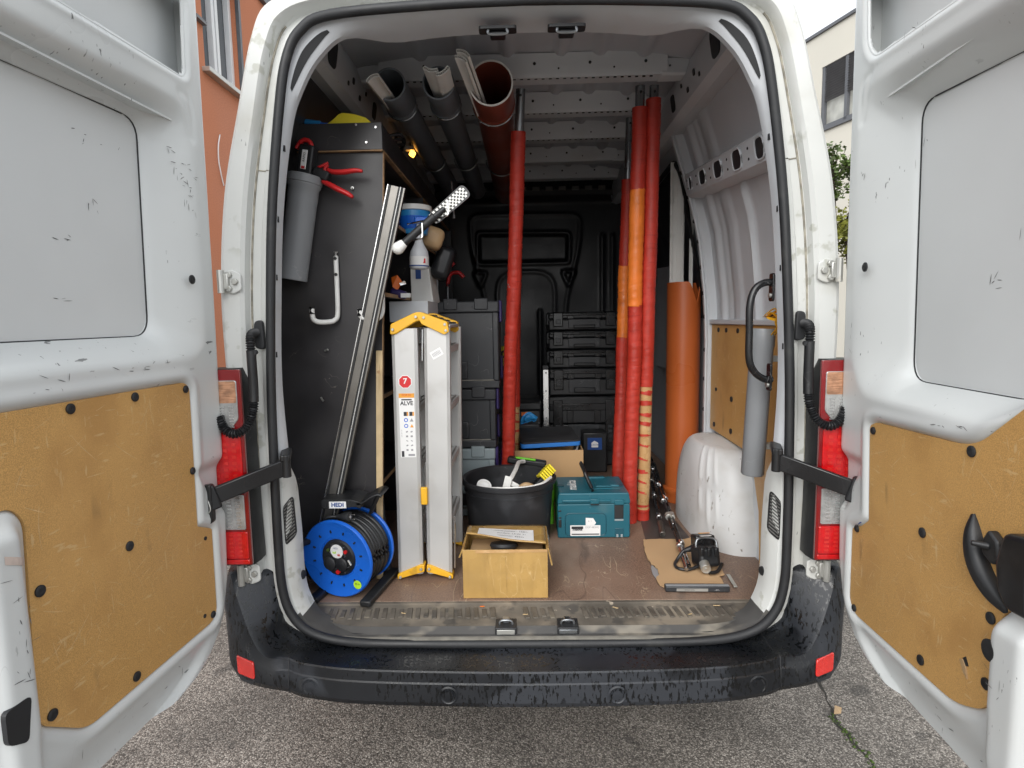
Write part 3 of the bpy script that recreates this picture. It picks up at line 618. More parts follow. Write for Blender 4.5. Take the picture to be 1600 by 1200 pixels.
# door latches on the header, corner openings, vents
for x in (-.077, .135):
    p = rpoly([(x-.058, 2.4975), (x+.058, 2.4975), (x+.058, 2.519), (x+.02, 2.519), (x, 2.523), (x-.02, 2.519), (x-.058, 2.519)], .008)
    hl = MB().prism([(x+a, yy) for a, yy in rpoly([(-.058, .055), (-.058, .095), (-.025, .095), (0, .135), (.025, .095), (.058, .095), (.058, .055)], .01)], XY(2.4935), -.006, .003).build('header_latch', 'rubber', van)
    tube('latch_bow', 'steel', hl, smooth_path([(x-.028, .06, 2.488), (x-.026, .062, 2.474), (x+.026, .062, 2.474), (x+.028, .06, 2.488)], 4), .004, 6)
    box('latch_body', 'black_plastic', hl, x-.024, x+.024, .070, .105, 2.472, 2.488, bevel=.005)
half = [(p.x, p.z) for p in smooth_path([(x, 0, z) for x, z in IK], 6)]
for sx in (-1, 1):
    k0_, k1_ = kz(2.352), kz(2.508)-1; nk = 24
    co_ = MB(); co_.grid(lambda i, j: ringpt(k0_+(k1_-k0_)*i/nk, .62+(.34*math.sin(pi*(.04+.92*i/nk))**.45)*(j/6-.5)*1.0, sx, .0016), nk+1, 7); co_.build('corner_opening', 'rubber', van, smooth=60)
    for z in (2.14, 1.93, 1.75, 1.5):
        x = .715+.0*z
        q = min(half, key=lambda q: abs(q[1]-z)+(0 if q[0] > .4 else 9)); MB().rbox((sx*(q[0]+.004), .030, q[1]), (.008, .008, .018)).build('slot', 'rubber', van)
    # vent grille low on the pillar
    def vpt(t, z, off):
        xs = float(np.interp(z, [.74, .9, 1.1], [.822, .826, .824])); xi = float(np.interp(z, [.75, .9, 1.08], [.786, .788, .796])); x = xs+(xi-xs)*t
        return Vector((sx*(x-off*.5), ringy(t, x, z)-off*.8, z))
    vz0, vz1 = .868, 1.03
    vp = [(a/.1*1.0, z) for a, z in rpoly([(.034, vz0), (.098, vz0+.022), (.098, vz1), (.034, vz1-.03)], .020, 4)]
    vg = MB().prism(vp, lambda a, z, d: vpt(a, z, .003-d), 0, .006).build('vent_grille', 'rubber', van, smooth=40)
    for i in range(12):
        z = vz0+.022+i*.0108; a_ = vpt(.42, z-.008, .0045); e_ = vpt(.90, z+.008, .0045); MB().tube([a_, (a_+e_)/2, e_], .0026, 6).build('slat', 'dust_dark', vg)
    MB().cyl((sx*.795, .085, .74), (sx*.781, .080, .74), .016, n=14).build('grommet', 'rubber', van, bevel=.003)
# grab handle (right)
gh = tube('grab_handle', 'black_gloss', van, smooth_path([(.792, .085, 1.705), (.765, .08, 1.705), (.733, .075, 1.685), (.716, .07, 1.635), (.716, .07, 1.55), (.718, .07, 1.46), (.738, .075, 1.418), (.77, .08, 1.395), (.798, .085, 1.392)], 6), .0115, 12)
for z in (1.69, 1.40):
    MB().prism(rpoly([(.068, z-.045), (.10, z-.045), (.10, z+.045), (.068, z+.045)], .01), YZ(.786), 0, .008).build('mount_plate', 'black_gloss', gh, bevel=.002)
    MB().cyl((.787, .084, z-.026), (.780, .084, z-.026), .008, n=10).build('bolt', 'zinc', gh)
# bulkhead
nx, nz2 = 190, 210
X = np.linspace(-1.0, 1.0, nx)[:, None]*np.ones((1, nz2)); Z = np.ones((nx, 1))*np.linspace(.55, 2.70, nz2)[None, :]
H = np.zeros_like(X)
def bead(P, d=.014, w_=.011, r=.05):
    global H
    H = H - d*np.exp(-(np.abs(sdpoly(X, Z, rpoly(P, r)))/w_)**2)
P1 = [(-.43, 2.43), (.455, 2.42), (.43, 2.15), (.33, 1.75), (.30, .7), (-.28, .7), (-.31, 1.75), (-.41, 2.15)]
bead(P1, .012, .012, .09); bead([(-.37, 2.29), (.36, 2.28), (.36, 2.045), (-.37, 2.045)], .016, .010, .03)
H += .02*sst(-sdpoly(X, Z, rpoly([(-.36, 2.28), (.35, 2.27), (.35, 2.055), (-.36, 2.055)], .03)), 0, .02)
bead([(-.22, .6), (-.22, 1.98), (.24, 1.98), (.24, .6)], .010, .011, .16)
for sx in (-1, 1): bead([(sx*.30, 1.98), (sx*.40, 1.98), (sx*.35, 1.86)], .02, .010, .02)
for x0, a, b_ in ((.62, 1.5, 2.28), (.70, 1.5, 2.28), (-.62, 1.5, 2.28), (-.70, 1.5, 2.28), (.12, .6, 1.70)):
    H -= .018*np.exp(-((X-x0)/.014)**2)*sst(Z, a, a+.05)*(1-sst(Z, b_-.04, b_))
H -= .06*sst(Z, 2.50, 2.58)                           # top flange steps towards the load bay
H = blur(H, 1)
MB().grid(lambda i, j: (X[i, j], 2.92+H[i, j], Z[i, j]), nx, nz2).build('bulkhead', 'bulkhead_black', van, smooth=70)
b = MB(); b.grid(lambda i, j: (-.93+1.86*i/40, [2.86, 2.80, 2.78, 2.80][j], [2.70, 2.66, 2.585, 2.55][j]-.12*max(0, (abs(-.93+1.86*i/40)-.55)/.38)**2), 41, 4)
hb = b.build('header_beam', 'bulkhead_black', van, smooth=40)
for x in np.linspace(-.5, .6, 12):
    box('bracket', 'dust_dark', hb, x-.03, x+.025, 2.765, 2.778, 2.575, 2.605, bevel=.003)
# hinges, conduits, check straps, tail lights
for sx in (-1, 1):
    for z in (1.733, .79):
        pl = rpoly([(.886, z-.026), (.912, z-.038), (.945, z-.028), (.945, z+.028), (.912, z+.038), (.886, z+.024)], .008)
        hg = MB().prism([(sx*a, q) for a, q in pl], XZ(-.012), -.006, .004).build('hinge', 'white_frame', van, bevel=.003)
        for bx, bz in ((.902, 0), (.920, .021), (.922, -.021)):
            MB().cyl((sx*bx, -.018, z+bz), (sx*bx, -.028, z+bz), .0105, n=6).build('bolt', 'zinc', hg, bevel=.002)
        MB().cyl((sx*.942, -.03, z-.035), (sx*.942, -.03, z+.035), .011, n=12).build('pin', 'zinc', hg)
        MB().rbox((sx*.932, -.022, z), (.025, .018, .05)).build('knuckle', 'zinc', hg, bevel=.004)
    # conduit
    pts = [(sx*.853, .01, 1.575), (sx*.856, -.03, 1.57), (sx*.852, -.05, 1.545), (sx*.850, -.055, 1.50), (sx*.850, -.055, 1.40), (sx*.853, -.06, 1.335), (sx*.872, -.07, 1.285), (sx*.905, -.08, 1.266), (sx*.935, -.08, 1.28), (sx*.953, -.08, 1.32)]
    P = smooth_path(pts, 26); rr = []; acc = 0
    for i, p in enumerate(P):
        if i: acc += (P[i]-P[i-1]).length
        smooth_mid = 1.36 < p.z < 1.52 and abs(p.x) < .86
        rr.append(.0145 if smooth_mid else .0125+.0028*math.sin(acc*2*pi/.0075))
    cnd = tube('cable_conduit', 'black_plastic', van, P, rr, 12)
    MB().prism([(sx*(.845+a), 1.575+q) for a, q in rpoly([(-.016, -.055), (.018, -.05), (.016, .035), (-.012, .04)], .014)], XZ(.008), -.012, .004).build('grommet', 'rubber', cnd, bevel=.004)
    MB().cyl((sx*.838, -.05, 1.515), (sx*.838, -.062, 1.515), .008, n=10).build('clip', 'rubber', cnd)
    # check strap
    a = Vector((sx*.768, -.040, 1.150)); e = Vector((sx*.958, -.150, 1.085)); d = (e-a).normalized(); upv = Vector((0, 0, 1)); upv = (upv-d*upv.dot(d)).normalized(); nn = d.cross(upv)
    stp = MB(); stp.obox((a+e)/2, d, upv, nn, (e-a).length, .052, .010); sp = stp.build('check_strap', 'black_gloss', van, bevel=.004)
    for off in (-.0235, .0235):
        MB().obox((a+e)/2+upv*off+nn*(-sx*.006), d, upv, nn, (e-a).length*.96, .005, .006).build('strap_edge', 'black_plastic', sp)
    MB().cyl(a+Vector((0, 0, -.033)), a+Vector((0, 0, .040)), .014, n=14).build('strap_pivot', 'black_plastic', sp, bevel=.003)
    MB().obox(a+Vector((sx*.018, .045, .030)), (sx*.35, 1, 0), (1, -sx*.35, 0), (0, 0, 1), .12, .032, .022).build('pivot_bracket', 'black_plastic', sp, bevel=.005)
    MB().obox(e, d, upv, nn, .045, .075, .03).build('strap_shoe', 'black_plastic', sp, bevel=.006)
    MB().prism([(sx*(.965+q[0]), 1.07+q[1]) for q in rpoly([(-.018, -.055), (.010, -.075), (.02, -.06), (.02, .055), (-.018, .06)], .008)], XZ(-.155), -.012, .012).build('strap_bracket', 'black_gloss', sp, bevel=.004)
    tube('spring_clip', 'zinc', sp, smooth_path([(sx*.955, -.17, 1.085), (sx*.948, -.172, 1.055), (sx*.965, -.172, 1.04), (sx*.982, -.172, 1.052), (sx*.978, -.17, 1.08)], 5), .0018, 6)
    # tail light
    def TL(a, z, d): return (sx*a, -.012-d, z)
    def housx(z): return .880+.004*math.sin((z-.84)/.62*pi) + .02*(max(0, (z-1.36)/.1)**2)
    hz = [.835+.63*i/14 for i in range(15)]
    tl = MB()
    tl.grid(lambda i, j: ([housx(hz[i])+.004, housx(hz[i])+.0, housx(hz[i])+.006, housx(hz[i])+.014, .995][j]*sx, [.03, -.015, -.052, -.058, -.058][j], hz[i]), 15, 5)
    tl.add([(sx*(housx(.835)+.004), .03, .835), (sx*(housx(.835)), -.015, .835), (sx*(housx(.835)+.006), -.052, .835), (sx*.995, -.058, .835), (sx*.995, .03, .835)], [(0, 1, 2, 3, 4)])
    tl.add([(sx*(housx(1.465)+.004), .03, 1.465), (sx*(housx(1.465)), -.015, 1.465), (sx*(housx(1.465)+.006), -.052, 1.465), (sx*.995, -.058, 1.465), (sx*.995, .03, 1.465)], [(0, 1, 2, 3, 4)])
    tlo = tl.build('tail_light', 'black_plastic', van, smooth=30)
    x0, x1 = .898, .985
    def lens(nm, mt, a0, a1, z0, z1, d0=.0465, d1=.056, r=.006):
        MB().prism([(sx*q[0], q[1]) for q in rpoly([(a0, z0), (a1, z0), (a1, z1), (a0, z1)], r)], XZ(-.012), -d1, -d0).build(nm, mt, tlo, bevel=.002)
    lens('lens_rim', 'red_lens_dark', .886, x1, .838, 1.463, .04, .052)
    lens('brake_lens', 'red_lens', .896, x1, 1.075, 1.262); lens('reverse_lens', 'clear_lens', .898, x1, .955, 1.068)
    lens('fog_lens', 'red_lens', .894, x1, .86, .948); lens('fog_strip', 'red_lens', .892, x1, .842, .857)
    for z0_, z1_, dz_, mm in ((1.09, 1.25, .020, 'reflector_red'), (.872, .94, .0135, 'reflector_red'), (.966, 1.06, .0115, 'alu_bright'), (1.285, 1.35, .009, 'alu_bright')):
        z = z0_
        while z < z1_:
            for x_ in (.918, .946, .974): MB().prism([(sx*(x_+.010*math.cos(a)), z+dz_*.36*math.sin(a)) for a in [R(45+90*k) for k in range(4)]], XZ(-.012), -.0575, -.0562).build('lens_facet', mm, tlo)
            z += dz_
    MB().prism([(sx*q[0], q[1]) for q in rpoly([(.898, 1.31), (.926, 1.275), (x1, 1.275), (x1, 1.43), (.898, 1.43)], .008)], XZ(-.012), -.056, -.0465).build('indicator_lens', 'clear_lens', tlo, bevel=.002)
    MB().prism([(sx*q[0], q[1]) for q in rpoly([(.900, 1.36), (x1, 1.36), (x1, 1.428), (.900, 1.428)], .006)], XZ(-.012), -.0565, -.0561).build('indicator_bulb_lens', 'amber_lens', tlo)
    # wheels
    wh = MB().lathe([(.19, -.09), (.28, -.09), (.30, -.07), (.30, .07), (.28, .09), (.19, .09)], (sx*.93, 1.0, .30), (1, 0, 0), 40, True).build('wheel', 'tyre', van, smooth=40)
    MB().lathe([(.0, .05), (.1, .06), (.17, .04), (.195, .085)], (sx*.93, 1.0, .30), (sx, 0, 0), 30).build('rim', 'steel', wh, smooth=40)
# bumper: lofted stations
def bst(ax):
    "cross-section points for |x| along the bumper"
    base = [(.02, .528), (-.03, .521), (-.12, .521), (-.160, .533), (-.1640, .5290), (-.1665, .499), (-.1705, .495), (-.176, .440), (-.169, .424), (-.10, .415)]
    def sh(dy, dz, first): return [first]+[(y+dy*min(1, max(0, (-y)/.1)), z+dz) for y, z in base[1:]]
    K = [(0, base), (.5, sh(.010, .004, (.02, .528))), (.70, sh(.030, .012, (.02, .532))), (.765, sh(.046, .022, (.03, .548)))]
    return K
KS = [(x, [(x, y, z) for y, z in P]) for x, P in bst(0)]
KS += [(.82, [(.835, .04, .60), (.83, .012, .592), (.835, -.04, .565), (.838, -.100, .560), (.843, -.110, .556), (.848, -.118, .53), (.850, -.122, .522), (.852, -.126, .475), (.85, -.115, .455), (.83, -.07, .445)]),
       (.88, [(.842, .04, .68), (.845, .015, .672), (.862, -.03, .620), (.884, -.080, .606), (.890, -.090, .600), (.905, -.097, .565), (.907, -.100, .556), (.920, -.104, .485), (.917, -.095, .462), (.88, -.05, .45)]),
       (.93, [(.850, .045, .74), (.856, .022, .735), (.890, -.012, .708), (.930, -.050, .697), (.938, -.058, .690), (.958, -.062, .630), (.960, -.064, .618), (.975, -.066, .50), (.970, -.056, .472), (.93, -.01, .46)]),
       (.96, [(.862, .05, .775), (.870, .032, .775), (.905, .008, .775), (.968, -.018, .782), (.980, -.022, .779), (1.006, -.022, .70), (1.008, -.022, .685), (1.010, -.012, .54), (1.003, .0, .51), (.96, .05, .48)]),
       (1.0, [(.90, .075, .785), (.91, .065, .785), (.93, .05, .786), (.995, .035, .796), (1.008, .033, .794), (1.035, .045, .74), (1.038, .047, .72), (1.040, .07, .58), (1.032, .085, .55), (.98, .12, .5)]),
       (1.03, [(.96, .25, .78), (.97, .25, .78), (.985, .25, .783), (1.03, .25, .79), (1.045, .25, .79), (1.065, .25, .75), (1.07, .25, .73), (1.075, .25, .60), (1.065, .26, .57), (1.0, .28, .52)])]
def bump_grid(stations, name, mir):
    b = MB(); rows = [st_[1] for st_ in stations]
    fine = []
    for j in range(10):
        fine.append(smooth_path([r[j] for r in rows], 5))
    n = len(fine[0])
    b.grid(lambda i, j: (mir*fine[j][i].x, fine[j][i].y, fine[j][i].z), n, 10); return b
bmp = MB(); cs = KS[:4]; rows = [[(-x, y, z) for x, y, z in st_[1]] for st_ in reversed(cs[1:])] + [st_[1] for st_ in cs]
fine = [smooth_path([r[j] for r in rows], 8) for j in range(10)]
bmp.grid(lambda i, j: fine[j][i], len(fine[0]), 10); bumper = bmp.build('bumper', 'bumper', van, smooth=24)
for sx in (-1, 1):
    st2 = [KS[3]]+KS[4:]; st2[0] = (.7655, [(x+.0008, y, z) for x, y, z in KS[3][1]])
    co = bump_grid(st2, 'bumper_corner', sx).build('bumper_corner', 'bumper', bumper, smooth=28)
    tube('seam', 'rubber', bumper, [(sx*(x+.0004), y, z) for x, y, z in KS[3][1]], .0020, 6)
    rp_ = rpoly([(.874, .487), (.944, .492), (.950, .546), (.878, .541)], .010)
    def rf(a, z, d): # follow the corner surface
        return (sx*a, float(np.interp(a, [.80, .852, .92, .975], [-.13, -.126, -.104, -.066]))+.10*(z-.49)+d, z)
    MB().prism(rp_, rf, -.006, .02).build('reflector', 'reflector_red', bumper, bevel=.003)
    MB().prism(rpoly([(.882, .466), (.936, .472), (.944, .490), (.874, .485)], .008), rf, -.002, .012).build('reflector_recess', 'rubber', bumper, bevel=.002)
    for x, y, z in ((.69, -.1425, .478), (.257, -.1705, .464)):
        MB().lathe([(.028, -.002), (.030, .003), (.025, .005), (.020, .002), (.017, .002), (.016, .005), (0, .006)], (sx*x, y+.001, z), (sx*.1 if x > .5 else .02*sx, -1, .0), 24).build('parking_sensor', 'bumper', bumper, smooth=30)
        if x > .5: MB().prism([(sx*(x-.012)+q[0], z+q[1]) for q in rpoly([(-.05, -.02), (.04, -.024), (.04, .024), (-.05, .024)], .02)], lambda a, q, d: (a, y-.0005+d+.05*(abs(a)-.69), q), 0, .004).build('sensor_recess', 'rubber', bumper)
box('under_apron', 'rubber', van, -.80, .80, .0, .5, .42, .49)

# ================================================================ REAR DOORS
def make_door(side, slope, umax, Pup, Pout, Pin, Pwood, Pbox, plugs, extra, bottom, scuffs):
    hx = side*.948; q = math.hypot(slope, 1); d = Vector((slope/q, -1/q, 0)); n = Vector((-d.y, d.x, 0)) if side < 0 else Vector((d.y, -d.x, 0))
    h0 = Vector((hx, -.03, 0))
    W = lambda u, v, dd=0.: h0+d*u+n*dd+Vector((0, 0, v))
    nu, nv = 130, 300; vtop = 2.565; vb = bottom
    v = np.linspace(vb, vtop, nv)
    umin = np.interp(v, [vb, vb+.012, vb+.04, vb+.08, vb+.13, vb+.23, vb+.5, vb+1.1, vtop], [.30, .22, .155, .11, .075, .045, .028, .012, -.002])
    sg = np.linspace(0, 1, nu)**1.0
    U = umin[None, :]+(umax-umin[None, :])*sg[:, None]; Vv = np.ones((nu, 1))*v[None, :]
    Hh = np.zeros_like(U)
    so = sdpoly(U, Vv, rpoly(Pout, .09)); si = sdpoly(U, Vv, rpoly(Pin, .055))
    ramp = np.clip((-so)/(np.maximum(-so, 0)+np.maximum(si, 0)+1e-6), 0, 1); ramp = np.where(so < 0, ramp, 0)
    Hh -= .075*(ramp**1.3)
    Hh -= .012*sst(-si, -.004, .006)
    su = sdpoly(U, Vv, rpoly(Pup, .03)); Hh -= .010*sst(-su, -.010, .002)
    Hh += .004*np.exp(-((su-.012)/.008)**2)
    sw = sdpoly(U, Vv, Pwood); Hh -= .016*sst(-sw, -.008, .004)
    Hh += .006*np.exp(-((sw-.022)/.012)**2)
    if Pbox:
        sb_ = sdpoly(U, Vv, rpoly(Pbox, .04)); Hh += .038*sst(-sb_, -.004, .035)
    Hh -= .02*(1-sst(Vv, vb+.02, vb+.12))*sst(U-umin[None, :], .05, .12)      # hem slopes away
    # small triangular stamping beside the top corner and a strap pocket
    tri = [(.075, 2.205), (.085, 2.245), (.135, 2.252), (.10, 2.20), (.082, 2.13), (.074, 2.13)]
    Hh -= .006*np.exp(-((sdpoly(U, Vv, rpoly(tri, .01)))/.005)**2)
    Hh -= .022*sst(-sdpoly(U, Vv, rpoly([(.0, 1.02), (.09, 1.02), (.12, 1.10), (.17, 1.16), (.17, 1.19), (0, 1.19)], .02)), -.01, .03)
    edge = sst(U-umin[None, :], 0, .022); Hh -= .014*(1-edge)
    edge2 = sst(umax-U, 0, .03); Hh -= .02*(1-edge2)
    Hh = blur(Hh, 2)
    pan = MB(); pan.grid(lambda i, j: W(U[i, j], Vv[i, j], Hh[i, j]), nu, nv)
    pan.f = [f for f in pan.f if su[f[0]//nv, f[0] % nv] > -.003 or su[f[2]//nv, f[2] % nv] > -.003]     # the upper field is open onto the outer skin
    # edge fold and outer skin
    pan.grid(lambda i, j: W(U[0, i]-(0 if j == 0 else .006), Vv[0, i], Hh[0, i] if j == 0 else [0, -.03, -.085][j]), nv, 3)
    pan.grid(lambda i, j: W(U[-1, i], Vv[-1, i], Hh[-1, i] if j == 0 else -.085), nv, 2)
    pan.grid(lambda i, j: W(U[i, 0], Vv[i, 0]-(0 if j == 0 else .006), Hh[i, 0] if j == 0 else [0, -.035, -.085][j]), nu, 3)
    pan.grid(lambda i, j: W(U[i, -1], Vv[i, -1], Hh[i, -1] if j == 0 else -.085), nu, 2)
    dr = pan.build('rear_door', 'white_paint', van, smooth=65)
    sk = MB(); sk.grid(lambda i, j: W(U[i, j*13]-.006*(i == 0), Vv[i, j*13]-.006*(j == 0), -.085), nu, 24); sk.build('outer_skin', 'white_paint', dr, smooth=60)
    # blank window panel and its rubber line
    pin = rpoly(Pin, .055, 6); M_ = lambda a, b_, dd: W(a, b_, dd)
    MB().prism(pin, M_, -.086, -.080).build('window_blank', 'door_skin', dr)
    tube('window_rubber', 'rubber', dr, [W(a, b_, -.0772) for a, b_ in pin], .0021, 6, True)
    pup = rpoly(Pup, .03, 5)
    MB().prism([(.012, 2.17), (.84, 2.17), (.84, 2.556), (.004, 2.556)], M_, -.0835, -.0820).build('upper_blank', 'door_skin', dr)
    MB().tube([W(a, b_, -.010) for a, b_ in pup], .0055, 8, True, upv=n).build('upper_rim', 'white_paint', dr, smooth=60)
    MB().prism([(.012, 2.165), (.84, 2.165), (.84, 2.170), (.012, 2.170)], M_, -.0815, -.02).build('upper_shelf', 'white_paint', dr)
    wd = MB().prism(Pwood, M_, -.0145, -.002).build('door_board', 'hardboard', dr, bevel=.0015)
    sc_ = MB(); rq = random.Random(91+side); wp = np.array(Pwood)
    for k in range(150):
        a = rq.uniform(wp[:, 0].min(), min(wp[:, 0].max(), .78)); v_ = rq.uniform(wp[:, 1].min(), wp[:, 1].max()); ang = rq.choice((rq.gauss(1.5, .3), rq.gauss(.3, .5), rq.gauss(2.5, .4))); L2 = rq.choice((.008, .012, .02, .03, .05, .09)); cv = rq.gauss(0, 6); wd2 = rq.uniform(.0003, .0007)
        P_ = []; x_, y_ = a, v_
        for q_ in range(6): P_.append((x_, y_)); x_ += math.cos(ang)*L2/5; y_ += math.sin(ang)*L2/5; ang += cv*L2/5
        if sdpoly(np.array([[p[0] for p in P_]]), np.array([[p[1] for p in P_]]), Pwood).max() > -.006: continue
        for q_ in range(5):
            (x0_, y0_), (x1_, y1_) = P_[q_], P_[q_+1]; nx_, ny_ = -(y1_-y0_), x1_-x0_; ll = math.hypot(nx_, ny_)+1e-9; nx_ *= wd2/ll*(1-abs(q_-2)/4); ny_ *= wd2/ll*(1-abs(q_-2)/4)
            sc_.add([W(x0_-nx_, y0_-ny_, -.0014), W(x1_-nx_, y1_-ny_, -.0014), W(x1_+nx_, y1_+ny_, -.0014), W(x0_+nx_, y0_+ny_, -.0014)], [(0, 1, 2, 3)])
    sc_.build('scratch_marks', 'scratch', dr, kind='stuff')
    for (a, b_, r) in plugs:
        big = r > .02
        m_ = MB(); c = W(a, b_, (.002 if not big else .036)-.003); m_.lathe([(r, 0), (r, .003), (r*.7, .0055), (r*.3, .0045), (0, .004)], c, n, 18); m_.build('plug', 'rubber', dr, smooth=50)
    def Dp(u, v_):
        j = int(round((v_-vb)/(vtop-vb)*(nv-1))); j = min(max(j, 0), nv-1); i = int(round((u-umin[j])/(umax-umin[j])*(nu-1))); i = min(max(i, 0), nu-1); return float(Hh[i, j])
    sm = MB(); rs = random.Random(17+side)
    for (cu_, cv, su_, sv, cnt, hor) in scuffs:
        for k in range(int(cnt*.65+.5)):
            a = cu_+rs.gauss(0, su_); v_ = cv+rs.gauss(0, sv); ang = rs.gauss(0, .35)+(0 if rs.random() < hor else pi/2); ln2 = rs.uniform(.003, .014); wd2 = rs.uniform(.0004, .0012)
            ca, sa = math.cos(ang), math.sin(ang); P_ = [(a+ca*ln2*p-sa*wd2*q_, v_+sa*ln2*p+ca*wd2*q_) for p, q_ in ((-1, 0), (-.3, -1), (.6, -.7), (1, 0), (.3, 1), (-.5, .8))]
            inside = sdpoly(np.array([[a]]), np.array([[v_]]), pin)[0, 0] < 0; dep = max(Dp(*p) for p in P_); dep = max(dep, -.080) if inside else dep
            sm.add([W(p[0], p[1], dep+.0007) for p in P_], [tuple(range(6))])
    sm.build('scuff_marks', 'scuff', dr, kind='stuff')
    extra(W, dr, n, d, Dp)
    return dr
# door board shapes come from the door's own plan (u from the hinge, v height)
woodL = rpoly([(.86, 1.442), (.200, 1.442), (.179, 1.425), (.19, 1.022), (.124, .992), (.129, .735), (.155, .714), (.625, .716), (.727, .796), (.738, .823), (.719, 1.225), (.745, 1.258), (.86, 1.262)], [.001, .012, .012, .004, .008, .02, .02, .03, .03, .02, .02, .03, .001])
def exL(W, dr, n, d, Dp):
    MB().prism(rpoly([(.785, .905), (.84, .905), (.84, .84), (.80, .82)], .012), W, .030, .040).build('latch_opening', 'rubber', dr)
    stk = MB(); stk.grid(lambda i, j: W(.757+.05*i/6, 1.150+.022*i/6+.016*j, Dp(.757+.05*i/6, 1.158+.022*i/6)+.0012), 7, 2); stk.build('sticker', 'faded_tape', dr)
    for a, b_ in ((.16, .975), (.19, .75)): MB().cyl(W(a, b_, -.003), W(a, b_, .0005), .006, n=8).build('screw', 'rubber', dr)
make_door(-1, -.065, .85,
          [(.085, 2.295), (.80, 2.285), (.80, 2.53), (.07, 2.53)],
          [(.075, 2.225), (.085, 1.545), (.15, 1.505), (.84, 1.505), (.84, 2.20)],
          [(.205, 2.150), (.228, 1.574), (.80, 1.572), (.80, 2.138)],
          woodL, [(.745, .60), (.74, 1.245), (.90, 1.245), (.90, .60)],
          [(.133, 1.731, .013), (.589, 1.427, .0115), (.396, 1.427, .0115), (.199, 1.423, .0105), (.196, 1.188, .0105), (.705, 1.073, .012), (.457, 1.069, .012), (.707, .807, .012), (.472, .741, .012), (.152, .735, .0105)],
          exL, .585, [(.115, 2.03, .016, .03, 26, .6), (.10, 1.96, .012, .03, 16, .6), (.135, 2.09, .012, .006, 4, .9), (.46, 1.80, .02, .006, 6, .8), (.50, 1.665, .025, .006, 5, 1), (.38, 1.89, .012, .015, 7, .5), (.35, 2.05, .05, .01, 9, .8), (.40, 1.495, .08, .008, 12, 1), (.27, 1.505, .02, .006, 5, 1), (.65, 1.49, .05, .012, 7, .8), (.79, 1.08, .02, .06, 10, .3), (.78, .98, .015, .05, 10, .3), (.70, .66, .06, .02, 8, .7), (.35, .65, .08, .015, 6, .8)])
woodR = rpoly([(.205, 1.295), (.238, 1.309), (.577, 1.322), (.634, 1.337), (.80, 1.47), (.86, 1.50), (.86, 1.085), (.778, 1.073), (.732, 1.03), (.712, .98), (.722, .845), (.690, .80), (.611, .760), (.175, .735), (.140, .76), (.136, .979), (.186, 1.003), (.224, 1.032)], [.012, .01, .03, .05, .02, .001, .001, .03, .03, .03, .01, .02, .04, .02, .02, .008, .004, .004])
def exR(W, dr, n, d, Dp):
    # pull handle: a bowed bar with tapering ends
    cen = smooth_path([(.627, 1.188), (.632, 1.155), (.642, 1.115), (.667, 1.075), (.700, 1.043), (.730, 1.026)], 5)if False else None
    ctr = [(.630, 1.188, .004), (.640, 1.163, .022), (.649, 1.133, .028), (.662, 1.103, .030), (.682, 1.078, .029), (.706, 1.058, .025), (.726, 1.044, .018), (.736, 1.029, .004)]
    wid = [.005, .013, .019, .021, .021, .020, .016, .005]
    b = MB(); ns = len(ctr); rows = []
    for i, (a, v_, t) in enumerate(ctr):
        tg = Vector((ctr[min(i+1, ns-1)][0]-ctr[max(i-1, 0)][0], ctr[min(i+1, ns-1)][1]-ctr[max(i-1, 0)][1])).normalized(); no = Vector((-tg.y, tg.x)); w_ = wid[i]
        rows.append([W(a+no.x*w_*k, v_+no.y*w_*k, t*dd-.002) for k, dd in ((-1, 0), (-.95, .6), (-.55, 1), (.55, 1), (.95, .6), (1, 0))])
    b.grid(lambda i, j: rows[i][j], ns, 6); b.f += [tuple(range(6)), tuple(reversed(range((ns-1)*6, ns*6)))]
    h = b.build('pull_handle', 'black_plastic', dr, smooth=50)
    ss = h.modifiers.new('s', 'SUBSURF'); ss.levels = ss.render_levels = 2
    # lock housing and its thumb turn
    MB().prism(rpoly([(.752, 1.14), (.768, 1.200), (.83, 1.21), (.84, 1.065), (.785, 1.06), (.760, 1.09)], .015), W, -.002, .040).build('lock_housing', 'black_plastic', dr, bevel=.01, seg=3)
    MB().prism(rpoly([(.683, 1.150), (.700, 1.180), (.725, 1.165), (.735, 1.13), (.715, 1.115), (.688, 1.128)], .006), W, -.002, .018).build('thumb_plate', 'black_plastic', dr, bevel=.005)
    MB().cyl(W(.705, 1.148, .015), W(.690, 1.150, .040), .007, .005, n=10).build('thumb_turn', 'black_plastic', dr, bevel=.002)
    # knocked-out hole in the board
    MB().prism([(.628, .874), (.637, .882), (.647, .866), (.640, .862)], W, -.0018, -.0008).build('hole', 'rubber', dr)
    MB().prism([(.622, .868), (.630, .872), (.642, .858), (.648, .838), (.636, .846)], W, -.0018, .0015).build('torn_edge', 'gum', dr)
    MB().prism([(.170, 1.0), (.178, 1.006), (.19, 1.013), (.189, 1.016), (.178, 1.010)], W, .0005, .001).build('pen_mark', 'ink_blue', dr)
